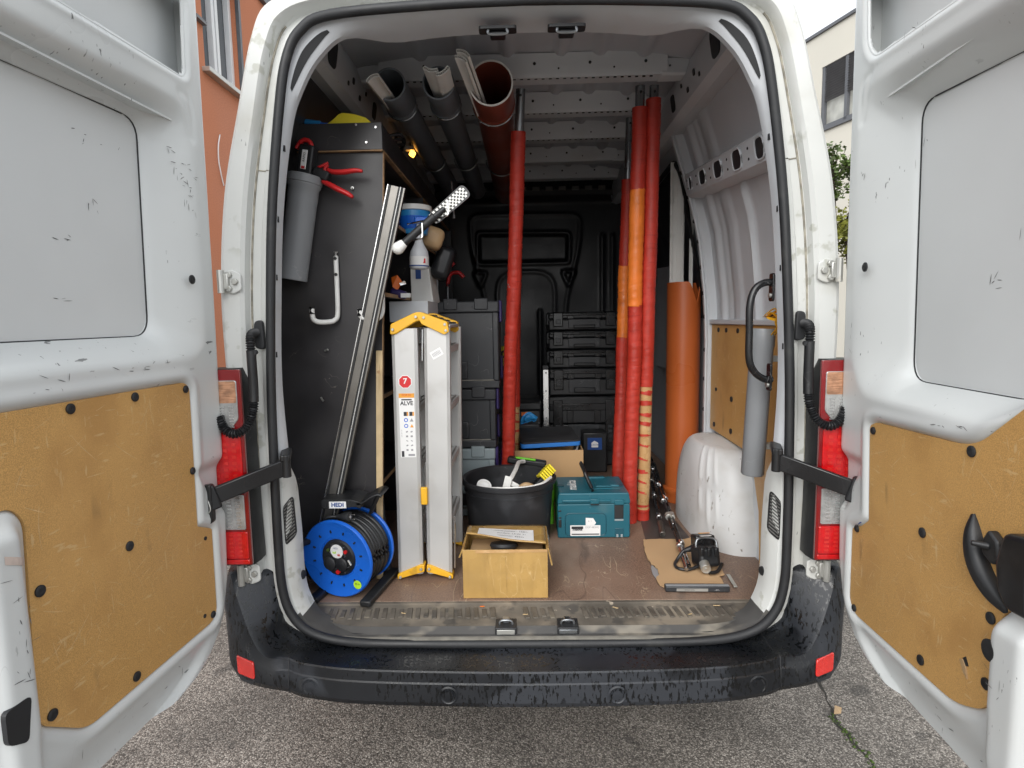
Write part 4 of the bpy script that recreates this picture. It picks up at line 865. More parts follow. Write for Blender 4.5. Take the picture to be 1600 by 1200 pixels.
make_door(1, -.068, .85,
          [(.088, 2.335), (.130, 2.285), (.80, 2.235), (.80, 2.53), (.07, 2.53)],
          [(.065, 2.225), (.085, 1.47), (.15, 1.37), (.66, 1.365), (.86, 1.50), (.86, 2.17)],
          [(.235, 2.130), (.262, 1.425), (.685, 1.425), (.80, 1.54), (.80, 2.095)],
          woodR, [(.735, .63), (.725, 1.0), (.745, 1.04), (.90, 1.06), (.90, .63)],
          [(.143, 1.729, .013), (.228, 1.285, .0105), (.614, 1.315, .012), (.166, .988, .0105), (.468, 1.088, .012), (.172, .752, .0105), (.700, 1.000, .012), (.49, .785, .012), (.700, .862, .012), (.752, .962, .021)],
          exR, .635, [(.53, 1.655, .02, .008, 3, 1), (.53, 1.672, .008, .006, 4, .5), (.655, 1.60, .012, .012, 8, .5), (.50, 1.352, .012, .003, 4, 1), (.60, 1.36, .04, .008, 6, 1), (.25, 2.0, .01, .02, 4, .2), (.09, 2.0, .008, .03, 5, .2), (.30, 2.27, .03, .006, 6, .8), (.11, 1.55, .015, .04, 5, .3), (.62, .68, .06, .02, 6, .7), (.75, .92, .012, .03, 6, .3), (.60, 1.75, .05, .02, 5, .9)])

# ================================================================ SHELVING AND WHAT HANGS ON IT
FZ = .581
sh = thing('shelving_unit', 'black film faced plywood shelving along the left wall of the load bay', 'shelving', (-.70, .42, FZ))
sp = MB().prism([(-.955, FZ), (-.600, FZ), (-.527, 2.232), (-.86, 2.232), (-.94, 1.9), (-.955, 1.7)], XZ(.42), 0, .018).build('side_panel', 'film_ply', sh)
MB().add([(-.5985, .4195, FZ), (-.5985, .4385, FZ), (-.5255, .4385, 2.232), (-.5255, .4195, 2.232)], [(0, 1, 2, 3)]).build('panel_edge', 'ply_edge', sh, solid=.003)
box('top_fascia', 'film_ply', sh, -.845, -.523, .400, .418, 2.2365, 2.333, bevel=.0015)
box('fascia_edge', 'ply_edge', sh, -.845, -.523, .401, .418, 2.2325, 2.2362)
box('side_fascia', 'film_ply', sh, -.541, -.5235, .42, 2.45, 2.240, 2.330)
box('side_fascia_edge', 'ply_edge', sh, -.541, -.5237, .42, 2.45, 2.2330, 2.2398)
box('top_shelf', 'film_ply', sh, -.80, -.543, .42, 2.45, 2.236, 2.250)
for x, z in ((-.545, 2.315), (-.582, 2.262), (-.617, 2.325)):
    MB().cyl((x, .4005, z), (x, .3965, z), .0045, n=10).build('screw', 'alu_bright', sh)
for z, x1 in ((1.99, -.53), (1.70, -.55), (1.30, -.57), (.95, -.59)):
    b_ = box('shelf', 'film_ply', sh, -.90, x1, .44, 2.45, z, z+.015); box('shelf_edge', 'ply_edge', b_, x1+.0005, x1+.003, .44, 2.45, z, z+.015)
box('shelf_board', 'inner_white', sh, -.60, -.43, .75, 1.05, 1.60, 1.69)
for y in (1.25, 2.40): box('divider', 'film_ply', sh, -.90, -.52, y, y+.015, FZ, 2.235)
for (x, z, s) in ((-.646, 2.103, .006),):
    MB().cyl((x, .4195, z), (x, .40, z-.004), .0035, n=8).build('screw', 'zinc', sh); MB().cyl((x, .417, z), (x, .414, z), s, n=10).build('washer', 'alu_bright', sh)
def jhook(x, zt, zb, w_, tipz, y=.405):
    h = smooth_path([(x, y, zt), (x-.001, y, (zt+zb)/2), (x-.003, y-.002, zb+.03), (x-.012, y-.016, zb+.006), (x-.03, y-.03, zb), (x-w_+.02, y-.055, zb), (x-w_+.004, y-.064, zb+.010), (x-w_, y-.066, zb+.03), (x-w_, y-.066, tipz)], 5)
    hk = MB().tube(h, .0095, 8).build('hook', 'white_pvc', sh, smooth=50)
    tube('hook_tip', 'rubber', hk, [h[-1]-Vector((0, 0, .02)), h[-1]+Vector((0, 0, .006))], .0115, 8)
    for z in (zt-.025, zt-.085): MB().cyl((x, y-.004, z), (x, y-.012, z), .006, n=10).build('bolt', 'rubber', hk)
jhook(-.718, 1.868, 1.605, .078, 1.655); jhook(-.546, 1.80, 1.612, .072, 1.645)
for (x, z, a) in ((-.782, 1.495, .3), (-.80, 1.30, 1.5)):
    tube('bent_screw', 'zinc', sh, [(x, .42, z), (x+.004, .405, z), (x+.02*math.cos(a), .395, z+.015*math.sin(a))], .004, 6)

# caulking gun resting in a grey pipe
gp = thing('grey_pipe_holder', 'short grey plastic pipe fixed slantwise to the black side panel, holding the gun', 'pipe', (-.87, .36, 1.765))
A = Vector((-.872, .362, 1.763)); B = Vector((-.800, .362, 2.150)); dd = (B-A).normalized()
MB().lathe([(.0, .002), (.050, 0), (.053, .002), (.053, .28), (.0545, .30), (.0545, .335), (.060, .345), (.060, .352), (.063, .355), (.063, .380), (.0595, .383), (.056, .383), (.052, .36), (.050, .30)], A, dd, 36).build('pipe', 'grey_pvc', gp, smooth=40)
for t in (.10, .30): MB().obox(A+dd*t+Vector((0, .045, 0)), (1, 0, 0), (0, 1, 0), (0, 0, 1), .03, .03, .02).build('bracket', 'zinc', gp)
gu = thing('caulking_gun', 'black caulking gun with red levers and red hook standing in grey pipe', 'caulking gun', (-.80, .36, 2.14))
gx = dd; gy = Vector((1, 0, -.18)).normalized()
MB().obox(B+gx*.035, gx, gy, (0, 1, 0), .12, .056, .05).build('body', 'black_plastic', gu, bevel=.008, seg=3)
MB().obox(B+gx*.040+gy*-.002+Vector((0, -.0265, 0)), gx, gy, (0, 1, 0), .068, .020, .003).build('badge', 'paper', gu, bevel=.006)
MB().obox(B+gx*.012+gy*-.002+Vector((0, -.0285, 0)), gx, gy, (0, 1, 0), .009, .012, .001).build('badge_square', 'sticker_red', gu)
text('RAPID', .012, 'ink', gu, B+gx*.048+gy*-.002+Vector((0, -.029, 0)), gx, -gy)
tube('hook', 'red_plastic', gu, smooth_path([B+gx*.085+gy*.012, (-.772, .36, 2.240), (-.780, .36, 2.258), (-.798, .36, 2.264), (-.818, .36, 2.252), (-.829, .36, 2.234)], 5), [.0085]*20+[.007]*6, 10)
def lever(nm, P, R_, m_):
    Q = smooth_path(P, 4); n_ = len(Q); rr = [R_[0]+(R_[1]-R_[0])*math.sin(pi*min(1, (i/(n_-1))**.8))**.7 for i in range(n_)]
    return MB().tube(Q, rr, 10, flat=.7).build(nm, m_, gu, smooth=60)
lever('upper_lever', [(-.722, .36, 2.160), (-.700, .36, 2.150), (-.66, .355, 2.147), (-.615, .35, 2.150), (-.588, .35, 2.147)], (.007, .0135), 'red_plastic')
lever('lower_lever', [(-.742, .36, 2.118), (-.715, .355, 2.105), (-.68, .35, 2.085), (-.645, .35, 2.068), (-.628, .35, 2.055)], (.008, .015), 'red_plastic')
lever('pawl', [(-.758, .36, 2.165), (-.735, .36, 2.172), (-.715, .36, 2.183)], (.006, .008), 'red_plastic')
MB().obox((-.742, .36, 2.142), (1, 0, -.5), (.5, 0, 1), (0, 1, 0), .06, .035, .03).build('linkage', 'black_plastic', gu, bevel=.006)
tube('lever_web', 'red_plastic', gu, smooth_path([(-.722, .36, 2.130), (-.728, .36, 2.160), (-.716, .36, 2.176)], 4), .007, 8)

def leaning(nm, A, B, wdt, thk, m_, parent, xoff=0, yoff=0, nrm=Vector((0, -1, 0))):
    A = Vector(A); B = Vector(B); d_ = (B-A).normalized(); x_ = d_.cross(nrm).normalized(); y_ = x_.cross(d_).normalized()
    if x_.x < 0: x_ = -x_
    return MB().obox((A+B)/2+x_*xoff-Vector((0, yoff, 0)), d_, x_, y_, (B-A).length, wdt, thk).build(nm, m_, parent, bevel=.001)
gr = thing('guide_rail', 'long aluminium guide rail leaning diagonally across the black side panel', 'guide rail', (-.83, .35, .60))
RA, RB = (-.835, .345, .600), (-.462, .345, 2.088)
leaning('rail_body', RA, RB, .064, .012, 'alu_dark', gr)
leaning('left_flange', RA, RB, .004, .022, 'alu_bright', gr, -.0315, .004)
leaning('slip_strip', RA, RB, .006, .003, 'rubber', gr, -.025, .0075)
leaning('flat_band', RA, RB, .028, .004, 'alu_dark', gr, -.007, .0075)
leaning('groove', RA, RB, .007, .003, 'rubber', gr, .0105, .0075)
leaning('rib', RA, RB, .004, .012, 'alu', gr, .016, .010)
leaning('groove', RA, RB, .006, .003, 'rubber', gr, .0215, .0075)
leaning('right_flange', RA, RB, .007, .014, 'alu_dark', gr, .0285, .006)
la = thing('wooden_lath', 'thin pale wooden lath standing against the black side panel', 'lath', (-.59, .40, FZ))
leaning('stick', (-.601, .398, FZ), (-.567, .405, 1.492), .025, .010, 'pine', la)
MB().cyl((-.572, .3995, 1.41), (-.572, .396, 1.41), .006, n=10).build('knot', 'ply_edge', la)

# on top of the shelving
yc = thing('yellow_pouch', 'yellow pouch lying on top of the black shelving', 'pouch', (-.66, .47, 2.333))
b_ = MB(); PY = [(-.745, 2.337), (-.72, 2.352), (-.690, 2.376), (-.675, 2.381), (-.63, 2.375), (-.59, 2.362), (-.570, 2.345), (-.572, 2.337)]
b_.prism(PY, XZ(.43), 0, .12); b_.build('cover', 'lemon', yc, bevel=.012, seg=3)
bw = thing('blue_handled_tool', 'blue handled tool with round metal end on the black shelving', 'tool', (-.80, .45, 2.333))
cyl('handle', 'light_blue', bw, (-.825, .45, 2.356), (-.765, .45, 2.347), .0115, n=14, bevel=.002)
cyl('grip_end', 'blue_plastic', bw, (-.765, .45, 2.346), (-.735, .45, 2.343), .008, n=12)
MB().lathe([(.017, -.004), (.019, 0), (.017, .004), (.009, .004), (.008, 0), (.009, -.004)], (-.838, .452, 2.366), (.1, -1, .1), 18, True).build('ring', 'chrome', bw, smooth=40)
cl = thing('coiled_cable', 'black coiled cable lying behind the yellow pouch', 'cable', (-.575, .75, 2.333))
for k in range(4): tube('coil', 'cable', cl, [(-.600+(.07+.004*k)*math.cos(a), .80+(.08)*math.sin(a), 2.345+.014*k+.01*math.sin(3*a+k)) for a in [2*pi*i/28 for i in range(28)]], .007, 6, True)
rb = thing('red_box', 'small dark red box on top of the shelving beside roof rail', 'box', (-.66, .95, 2.333))
box('body', 'sticker_red', rb, -.735, -.665, .95, 1.05, 2.3335, 2.42, bevel=.004); box('label', 'sticker_orange', rb, -.664, -.662, .97, 1.03, 2.35, 2.40)

# float/rasp on hooks
ra = thing('plaster_rasp', 'black handled rasp with black and white perforated blade hung on hooks', 'rasp', (-.35, .31, 1.95))
RQ = Vector((-.465, .31, 1.855)); RE = Vector((-.205, .31, 2.066)); rd = (RE-RQ).normalized(); ru = Vector((-rd.z, 0, rd.x)); rn = Vector((0, -1, 0))
rl = (RE-RQ).length
bl = MB(); pp = rpoly([(.17, -.023), (rl, -.026), (rl, .026), (.17, .023)], .02, 5)
blade = MB().prism(pp, lambda a, c, d_: RQ+rd*a+ru*c+rn*d_, .0, .004).build('blade', 'black_gloss', ra)
dm = MB()
for i in range(26):
    for j in range(-3, 4):
        if (i+j) % 2: continue
        a = .175+i*.0078; c = j*.0078
        if a < rl-.008 and abs(c) < .022: dm.obox(RQ+rd*a+ru*c+rn*.0055, rd, ru, rn, .0078, .0078, .0012)
dm.build('perforation', 'zinc', blade, kind='stuff')
cyl('handle', 'black_plastic', ra, RQ+rd*.03+rn*.02, RQ+rd*.185+rn*.02, .0135, .015, n=14, bevel=.003)
cyl('neck', 'black_plastic', ra, RQ+rd*.17+rn*.018, RQ+rd*.23+rn*.012, .011, .009, n=12)
MB().lathe([(.0, -.010), (.013, -.007), (.020, .003), (.022, .013), (.019, .028), (.016, .038), (.013, .042)], RQ+rn*.02, rd, 20).build('knob', 'white_pvc', ra, smooth=50)
for t in (.095, .215):
    c = RQ+rd*t
    tube('hook', 'chrome', ra, smooth_path([c+Vector((-.15, .13, -.02)), c+Vector((-.02, .0, -.022)), c+Vector((.02, -.045, -.024)), c+Vector((.028, -.045, -.012)), c+Vector((.028, -.045, .03))], 4), .0035, 7)
sb_ = thing('spray_bottle', 'white spray bottle with paper label below the rasp on the shelf', 'spray bottle', (-.463, .75, 1.828))
MB().lathe([(0, 0), (.036, 0), (.041, .006), (.041, .055), (.038, .075), (.022, .105), (.013, .13), (.011, .17), (.011, .20), (0, .20)], (-.463, .75, 1.828), (.03, 0, 1), 28).build('bottle', 'bottle_white', sb_, smooth=50)
MB().lathe([(.0418, .012), (.0418, .052)], (-.463, .75, 1.828), (.03, 0, 1), 28).build('label', 'paper', sb_, smooth=50)
MB().lathe([(.0421, .010), (.0421, .015)], (-.463, .75, 1.828), (.03, 0, 1), 28).build('label_stripe', 'ink_blue', sb_, smooth=50)
MB().rbox((-.437, .719, 1.860), (.014, .004, .020), rz=.5).build('label_mark', 'sticker_red', sb_)
MB().rbox((-.445, .74, 2.035), (.06, .024, .03), rz=.2).build('spray_head', 'blue_plastic', sb_, bevel=.006)
tb = thing('plastic_tub', 'white rimmed blue plastic tub on the shelf behind the guide rail', 'tub', (-.50, .85, 1.99))
MB().lathe([(0, 0), (.06, 0), (.075, .10), (.0745, .102)], (-.50, .86, 1.99), (0, 0, 1), 28).build('body', 'light_blue', tb, smooth=40)
MB().lathe([(.078, .100), (.083, .102), (.083, .122), (.078, .125), (0, .125)], (-.50, .86, 1.99), (0, 0, 1), 28).build('lid', 'white_pvc', tb, smooth=40)
MB().lathe([(.0645, .02), (.0735, .075)], (-.50, .86, 1.99), (0, 0, 1), 28).build('label', 'blue_plastic', tb, smooth=40)
cu = thing('white_canister', 'rounded white canister beside the black side panel edge', 'canister', (-.545, .60, 1.99))
MB().lathe([(0, 0), (.05, 0), (.05, .07), (.045, .09), (.02, .105), (0, .107)], (-.57, .62, 2.006), (0, 0, 1), 20).build('body', 'bottle_white', cu, smooth=50); box('carton', 'cardboard_pale', cu, -.60, -.535, .50, .55, 2.006, 2.05)
fb = thing('grey_file_box', 'upright grey cardboard magazine box on the lower shelf', 'box', (-.49, .95, 1.69))
MB().prism([(-.540, 1.692), (-.435, 1.692), (-.455, 1.862), (-.540, 1.862)], XZ(.95), 0, .22).build('body', 'white_pvc', fb, bevel=.003); box('label', 'ink_blue', fb, -.515, -.490, .944, .9485, 1.800, 1.845)
text('AKTEN', .012, 'ink_grey', fb, (-.520, .948, 1.855), (1, 0, 0), (0, 0, 1))
op = thing('orange_packet', 'torn orange packet on the shelf next to panel edge', 'packet', (-.545, .70, 1.715))
MB().add([(-.575, .70, 1.79), (-.548, .695, 1.80), (-.530, .71, 1.77), (-.552, .70, 1.735), (-.57, .69, 1.75)], [(0, 1, 4), (1, 2, 3), (1, 3, 4)]).build('wrapper', 'orange_pack', op, solid=.003)
MB().add([(-.54, .69, 1.765), (-.518, .695, 1.775), (-.512, .70, 1.762), (-.535, .69, 1.755)], [(0, 1, 2, 3)]).build('foil', 'alu_bright', op, solid=.002)
pk = thing('purple_packet', 'dark blue packet on the shelf under the orange packet', 'packet', (-.55, .72, 1.71))
MB().rbox((-.55, .72, 1.722), (.07, .06, .035), ry=.3).build('wrapper', 'purple', pk, bevel=.012); MB().rbox((-.515, .70, 1.713), (.04, .03, .018)).build('tag', 'paper', pk)
for (nm, lb, c_, s_z, m_) in (('cardboard_piece', 'crumpled cardboard piece behind the spray bottle', (-.43, .95, 1.985), (.10, .12, .10), 'gum'), ('black_bag', 'black cloth bag slumped on shelf right of spray bottle', (-.40, 1.05, 1.88), (.09, .15, .16), 'bulkhead_black')):
    t = thing(nm, lb, nm.split('_')[1], (c_[0], c_[1], c_[2]-s_z[2]/2)); MB().rbox(c_, s_z, ry=.35, rz=.2).build('body', m_, t, bevel=.03, seg=3)
lp = thing('work_lamp', 'small glowing orange lamp on the roof above the shelving', 'lamp', (-.59, 1.40, 2.50))
MB().obox((-.592, 1.40, 2.492), (1, .1, -.6), (0, 1, 0), (.6, 0, 1), .026, .03, .030).build('bulb_cover', 'warm_lamp', lp, bevel=.005)
MB().obox((-.604, 1.41, 2.520), (1, .1, 0), (0, 1, 0), (0, 0, 1), .05, .05, .022).build('housing', 'inner_white', lp, bevel=.004)
tube('stem', 'zinc', lp, [(-.604, 1.41, 2.53), (-.604, 1.41, 2.60)], .006, 6)
for (nm, lb, p, q, r, m_) in (('thin_rod', 'thin chrome rod hanging by the shelving front', (-.335, .95, 2.24), (-.325, .93, 2.07), .004, 'chrome'),):
    t = thing(nm, lb, 'rod', q); cyl('rod', m_, t, p, q, r, .007, n=8)

# ================================================================ CABLE REEL
rl_ = thing('cable_reel', 'blue cable reel with black cable on a black stand at the sill', 'cable reel', (-.68, .28, .58))
FC = Vector((-.715, .235, .732)); ax = Vector((.30, .95, .04)).normalized(); RW = .149
def reel(prof, nm, m_, par, n=56, sm=40): return MB().lathe(prof, FC, ax, n).build(nm, m_, par, smooth=sm)
fl_ = reel([(.072, .030), (.075, .012), (.078, .008), (.098, .006), (.103, .004), (.118, .003), (.134, -.004), (.144, -.007), (RW, -.001), (RW, .005), (.140, .010), (.07, .012)], 'front_flange', 'blue_plastic', rl_)
for k in range(12):
    a = 2*pi*k/12+.2; x_, y_, _ = frame(ax); e = x_*math.cos(a)+y_*math.sin(a); t_ = ax.cross(e)
    MB().obox(FC+e*.104+ax*.002, e, t_, ax, .010, .005, .004).build('slot', 'rubber', fl_)
reel([(.072, .012), (.068, .006), (.066, .003), (0, .003)], 'socket_plate', 'black_plastic', rl_)
x_, y_, _ = frame(ax); xr = Vector((ax.y, -ax.x, 0)).normalized(); zr = Vector((0, 0, 1))
def onp(a, b_, d_=0): return FC+xr*a+zr*b_-ax*d_
for a, b_ in ((-.033, -.022), (.018, -.020)): MB().lathe([(.026, 0), (.026, .006), (.022, .009), (0, .010)], onp(a, b_, -.003), -ax, 20).build('socket', 'rubber', rl_, smooth=40)
MB().lathe([(.0265, .0), (.0265, .003), (0, .0032)], onp(.0, .028, -.002), -ax, 20).build('disc_sticker', 'paper', rl_)
text('HEDI', .009, 'ink_blue', rl_, onp(-.004, .040, .0018), xr, zr); text('auf', .013, 'sticker_lime', rl_, onp(-.010, .024, .0018), xr, zr, bold=.0004); text('ab', .013, 'sticker_red', rl_, onp(.009, .016, .0018), xr, zr, bold=.0004)
for a, b_, r_, m_ in ((.038, .030, .007, 'red_plastic'), (-.037, .030, .006, 'moss'), (.002, -.050, .008, 'red_plastic')): MB().cyl(onp(a, b_, -.004), onp(a, b_, .004), r_, n=12).build('button', m_, rl_)
for a, b_ in ((-.022, .050), (-.015, .052), (.03, .046), (.03, .018), (-.03, .022), (.034, .012), (-.006, -.038), (.03, -.052), (.046, -.028)): MB().cyl(onp(a, b_, -.003), onp(a, b_, .0008), .003, n=6).build('screw', 'alu_bright', rl_)
MB().cyl(onp(.048, .0, 0), onp(.06, -.018, 0), .004, n=8).build('key', 'zinc', rl_)
MB().cyl(onp(.085, -.088, .0035), onp(.085, -.088, .0025), .0165, n=24).build('lime_sticker', 'sticker_lime', rl_); text('40 m', .010, 'ink', rl_, onp(.085, -.085, .0042), xr, zr)
MB().cyl(onp(-.122, .055, .0), onp(-.128, .058, .045), .013, .012, n=14).build('crank_knob', 'black_plastic', rl_, bevel=.003)
reel([(RW-.006, .150), (RW-.002, .152), (RW-.002, .160), (.07, .162)], 'rear_flange', 'blue_plastic', rl_)
cab = MB()
for k in range(9):
    c = FC+ax*(.018+k*.0155); r_ = .137-(.004 if k % 2 else 0)-.006*abs(k-4)/4
    off = Vector((random.gauss(0, .002), random.gauss(0, .001), random.gauss(0, .003)))
    cab.tube([c+off+(x_*math.cos(a)+y_*math.sin(a))*r_+ax*.007*math.sin(a+k*.5) for a in [2*pi*i/40 for i in range(40)]], .0085, 8, True)
cab.build('wound_cable', 'cable', rl_, smooth=60)
reel([(.127, .01), (.127, .155)], 'drum', 'rubber', rl_)
# plug
pg = FC+ax*.055+Vector((-.02, -.02, .148))
tube('plug_lead', 'cable', rl_, smooth_path([FC+ax*.06+Vector((-.10, 0, .085)), FC+ax*.06+Vector((-.075, -.01, .115)), pg+Vector((-.04, 0, -.004)), pg], 6), .0065, 8)
pd = Vector((.96, -.25, .05)).normalized()
pl_ = MB().lathe([(.0, -.002), (.009, 0), (.011, .02), (.017, .03), (.019, .045), (.019, .055), (0, .055)], pg, pd, 16).build('plug', 'rubber', rl_, smooth=40)
for s in (-.008, .008): MB().cyl(pg+pd*.055+Vector((0, s*.3, s)), pg+pd*.074+Vector((0, s*.3, s)), .0024, n=8).build('pin', 'chrome', pl_)
MB().cyl(pg+pd*.055, pg+pd*.057, .006, n=10).build('contact', 'chrome', pl_)
# stand
def slab(nm, P, wd, th, m_='black_plastic'):
    P = [Vector(p) for p in P]; b = MB()
    for a, c in zip(P, P[1:]):
        d_ = (c-a).normalized(); s_v = d_.cross(Vector((0, 0, 1))).normalized() if abs(d_.z) < .9 else Vector((1, 0, 0)); b.obox((a+c)/2, d_, s_v, s_v.cross(d_), (c-a).length+.004, wd, th)
    return b.build(nm, m_, rl_, bevel=.005)
slab('foot', [(-.598, .165, .590), (-.548, .44, .598)], .042, .022); slab('foot', [(-.80, .195, .590), (-.745, .44, .598)], .042, .022)
slab('upright', [(-.575, .43, .60), (-.60, .432, .93)], .03, .02); slab('upright', [(-.76, .40, .60), (-.735, .42, .93)], .03, .02)
hd = MB().prism(rpoly([(-.748, .925), (-.618, .930), (-.600, .922), (-.602, .948), (-.640, .958), (-.745, .958)], .005), XZ(.285), -.03, .10).build('handle', 'black_plastic', rl_, bevel=.004)
for k in range(9): box('rib', 'black_plastic', hd, -.745+k*.0125, -.739+k*.0125, .252, .2545, .928, .956)
gp_ = MB(); GP = smooth_path([(-.615, .30, .940), (-.590, .30, .946), (-.560, .30, .966), (-.535, .30, .974), (-.522, .30, .966)], 4)
gp_.grid(lambda i, j: (GP[i].x, .255+.115*(j % 7)/6 if j < 7 else 0, GP[i].z), len(GP), 7); gp_.build('grip', 'black_plastic', rl_, smooth=60, solid=.008)
for o_ in (hd,): pass
slab('grip_strut', [(-.545, .31, .962), (-.585, .33, .88)], .02, .012)
lb = box('name_plate', 'paper', rl_, -.715, -.652, .2485, .2515, .928, .953); text('HEDI', .021, 'ink_blue', rl_, (-.6835, .2478, .9405), (1, 0, 0), (0, 0, 1), bold=.0008)

for o_ in rl_.children:
    if o_.name.split('.')[0] in ('handle', 'grip', 'grip_strut', 'name_plate') or (o_.name.startswith('lettering') and o_.data.vertices[0].co.z > .3): o_.location = (-.024, 0, -.008)
# ================================================================ LADDER
ld = thing('step_ladder', 'folded aluminium step ladder with yellow end caps standing by the shelving', 'ladder', (-.41, .55, FZ))
def stile(x0t, x0b, y, zt=1.60, zb=.59, w_=.098):
    b = MB(); n_ = 2
    prof = [(0, 0), (.012, -.006), (w_-.012, -.006), (w_, 0), (w_, .028), (w_-.004, .028), (w_-.004, .004), (.004, .004), (.004, .028), (0, .028)]
    vs = [(x0+a, y+c, z) for x0, z in ((x0b, zb), (x0t, zt)) for a, c in prof]; k = len(prof)
    b.add(vs, [tuple(reversed(range(k))), tuple(range(k, 2*k))]+[(i, (i+1) % k, k+(i+1) % k, k+i) for i in range(k)]); return b.build('stile', 'alu', ld, smooth=10)
XL = (-.516, -.525); XR = (-.392, -.409)
for (xt, xb) in (XL, XR):
    stile(xt, xb, .40, 1.575, .60); stile(xt+.006, xb+.006, .735, 1.575, .60)
    for k, z in enumerate((.80, 1.03, 1.26, 1.49)):
        x = xb+(xt-xb)*(z-.58)/1.0
        td = MB().obox((x+.052, .565, z), (1, 0, .0), (0, 1, 0), (0, 0, 1), .088, .325, .028).build('tread', 'alu', ld, bevel=.002)
        for q in (-.03, -.01, .01, .03): MB().obox((x+.052+q, .565, z+.0155), (1, 0, 0), (0, 1, 0), (0, 0, 1), .006, .32, .003).build('tread_groove', 'alu_dark', td)
def cap(P, y0, y1, nm='cap'): return MB().prism(P, XZ(0), y0, y1).build(nm, 'yellow_plastic', ld, bevel=.004)
for y0, y1 in ((.385, .432), (.730, .770)):
    sx = 0 if y0 < .5 else .0
    cap(rpoly([(-.520, 1.553), (-.517, 1.592), (-.424, 1.634), (-.398, 1.632), (-.398, 1.604), (-.420, 1.600), (-.500, 1.553)], .006), y0, y1)
    cap(rpoly([(-.424, 1.6345), (-.402, 1.6365), (-.300, 1.597), (-.294, 1.560), (-.312, 1.549), (-.396, 1.590)], .006), y0-.004, y1+.004)
    cap(rpoly([(-.527, .582), (-.527, .603), (-.437, .640), (-.418, .640), (-.420, .612)], .004), y0, y1, 'foot')
    cap(rpoly([(-.409, .640), (-.392, .638), (-.306, .600), (-.306, .582), (-.411, .612)], .004), y0, y1, 'foot')
MB().obox((-.348, .565, 1.600), (1, 0, -.38), (0, 1, 0), (.38, 0, 1), .115, .30, .012).build('top_step', 'alu', ld, bevel=.002)
MB().obox((-.470, .565, 1.608), (1, 0, .45), (0, 1, 0), (-.45, 0, 1), .10, .30, .012).build('top_step', 'alu', ld, bevel=.002)
for k in (-.04, -.013, .013, .04): MB().obox((-.348+k, .565, 1.6085-k*.38), (1, 0, -.38), (0, 1, 0), (.38, 0, 1), .008, .30, .004).build('grip_strip', 'rubber', ld)
for x, z in ((-.508, 1.572), (-.418, 1.618), (-.388, 1.615), (-.309, 1.588), (-.306, 1.565), (-.515, .592), (-.432, .625), (-.400, .625), (-.318, .592)):
    MB().cyl((x, .388, z), (x, .3765, z), .0055, n=10).build('rivet', 'zinc', ld, bevel=.001)
box('clip', 'yellow_plastic', ld, -.424, -.398, .385, .40, .885, .955, bevel=.004)
for x, z0, z1 in ((-.300, .62, .83), (-.409, .66, 1.05), (-.404, 1.45, 1.57)): cyl('spreader_rod', 'alu_bright', ld, (x, .405, z0), (x+.004, .41, z1), .0035, n=8)
# stickers
oc = [(-.470+.0275*math.cos(R(22.5+45*i)), 1.371+.0275*math.sin(R(22.5+45*i))) for i in range(8)]
MB().prism(oc, XZ(.3936), -.0004, 0).build('sticker', 'paper', ld); MB().prism([(-.470+.0245*math.cos(R(22.5+45*i)), 1.371+.0245*math.sin(R(22.5+45*i))) for i in range(8)], XZ(.3930), -.0003, 0).build('sticker', 'sticker_red', ld)
text('7', .030, 'paper', ld, (-.470, .3922, 1.373), (1, 0, 0), (0, 0, 1), bold=.0008)
box('label', 'paper', ld, -.497, -.437, .3932, .3936, 1.075, 1.326); box('label_band', 'sticker_orange', ld, -.497, -.437, .3926, .3931, 1.309, 1.326)
text('FORTE', .012, 'sticker_red', ld, (-.467, .3922, 1.319), (1, 0, 0), (0, 0, 1)); text('ALVE', .022, 'ink', ld, (-.467, .3926, 1.287), (1, 0, 0), (0, 0, 1), bold=.0006)
box('label_bar', 'ink', ld, -.487, -.447, .3926, .3931, 1.299, 1.304)
for a, b_ in ((-.471, 1.246), (-.449, 1.246)): box('pictogram', 'ink', ld, a-.009, a+.003, .3926, .3931, b_-.008, b_+.008); box('pictogram', 'sticker_orange', ld, a+.0035, a+.009, .3926, .3931, b_-.008, b_+.008)
for a, b_, m_ in ((-.472, 1.222, 'blue_plastic'), (-.472, 1.199, 'blue_plastic')):
    MB().lathe([(.008, 0), (.008, .0005), (.005, .0005), (.005, 0)], (a, .3931, b_), (0, -1, 0), 16, True).build('pictogram', m_, ld)
for a, b_, m_ in ((-.450, 1.222, 'ink_grey'), (-.450, 1.199, 'sticker_orange')): MB().prism([(a-.007, b_-.006), (a+.007, b_-.006), (a, b_+.007)], XZ(.3931), -.0005, 0).build('pictogram', m_, ld)
for i in range(5):
    for a in (-.470, -.452): MB().rbox((a, .3928, 1.176-i*.018), (.008, .0006, .003+.002*((i+int(a*1000)) % 3)), ry=.4*((i % 3)-1)).build('pictogram', 'ink_grey', ld)
text('DIN EN 131', .006, 'ink_grey', ld, (-.490, .3926, 1.17), (0, 0, 1), (-1, 0, 0)); box('barcode', 'ink_grey', ld, -.467, -.442, .3926, .3931, 1.080, 1.088); box('label_block', 'ink', ld, -.493, -.483, .3926, .3931, 1.077, 1.10)
lb2 = MB().obox((-.345, .3934, 1.478), (1, 0, .55), (0, 1, 0), (-.55, 0, 1), .046, .0006, .030).build('label', 'paper', ld)
for k in range(7): MB().obox(Vector((-.345, .393, 1.478))+Vector((1, 0, .55)).normalized()*(-.016+.005*k), (1, 0, .55), (0, 1, 0), (-.55, 0, 1), .002, .0005, .016).build('barcode', 'ink_grey', ld)

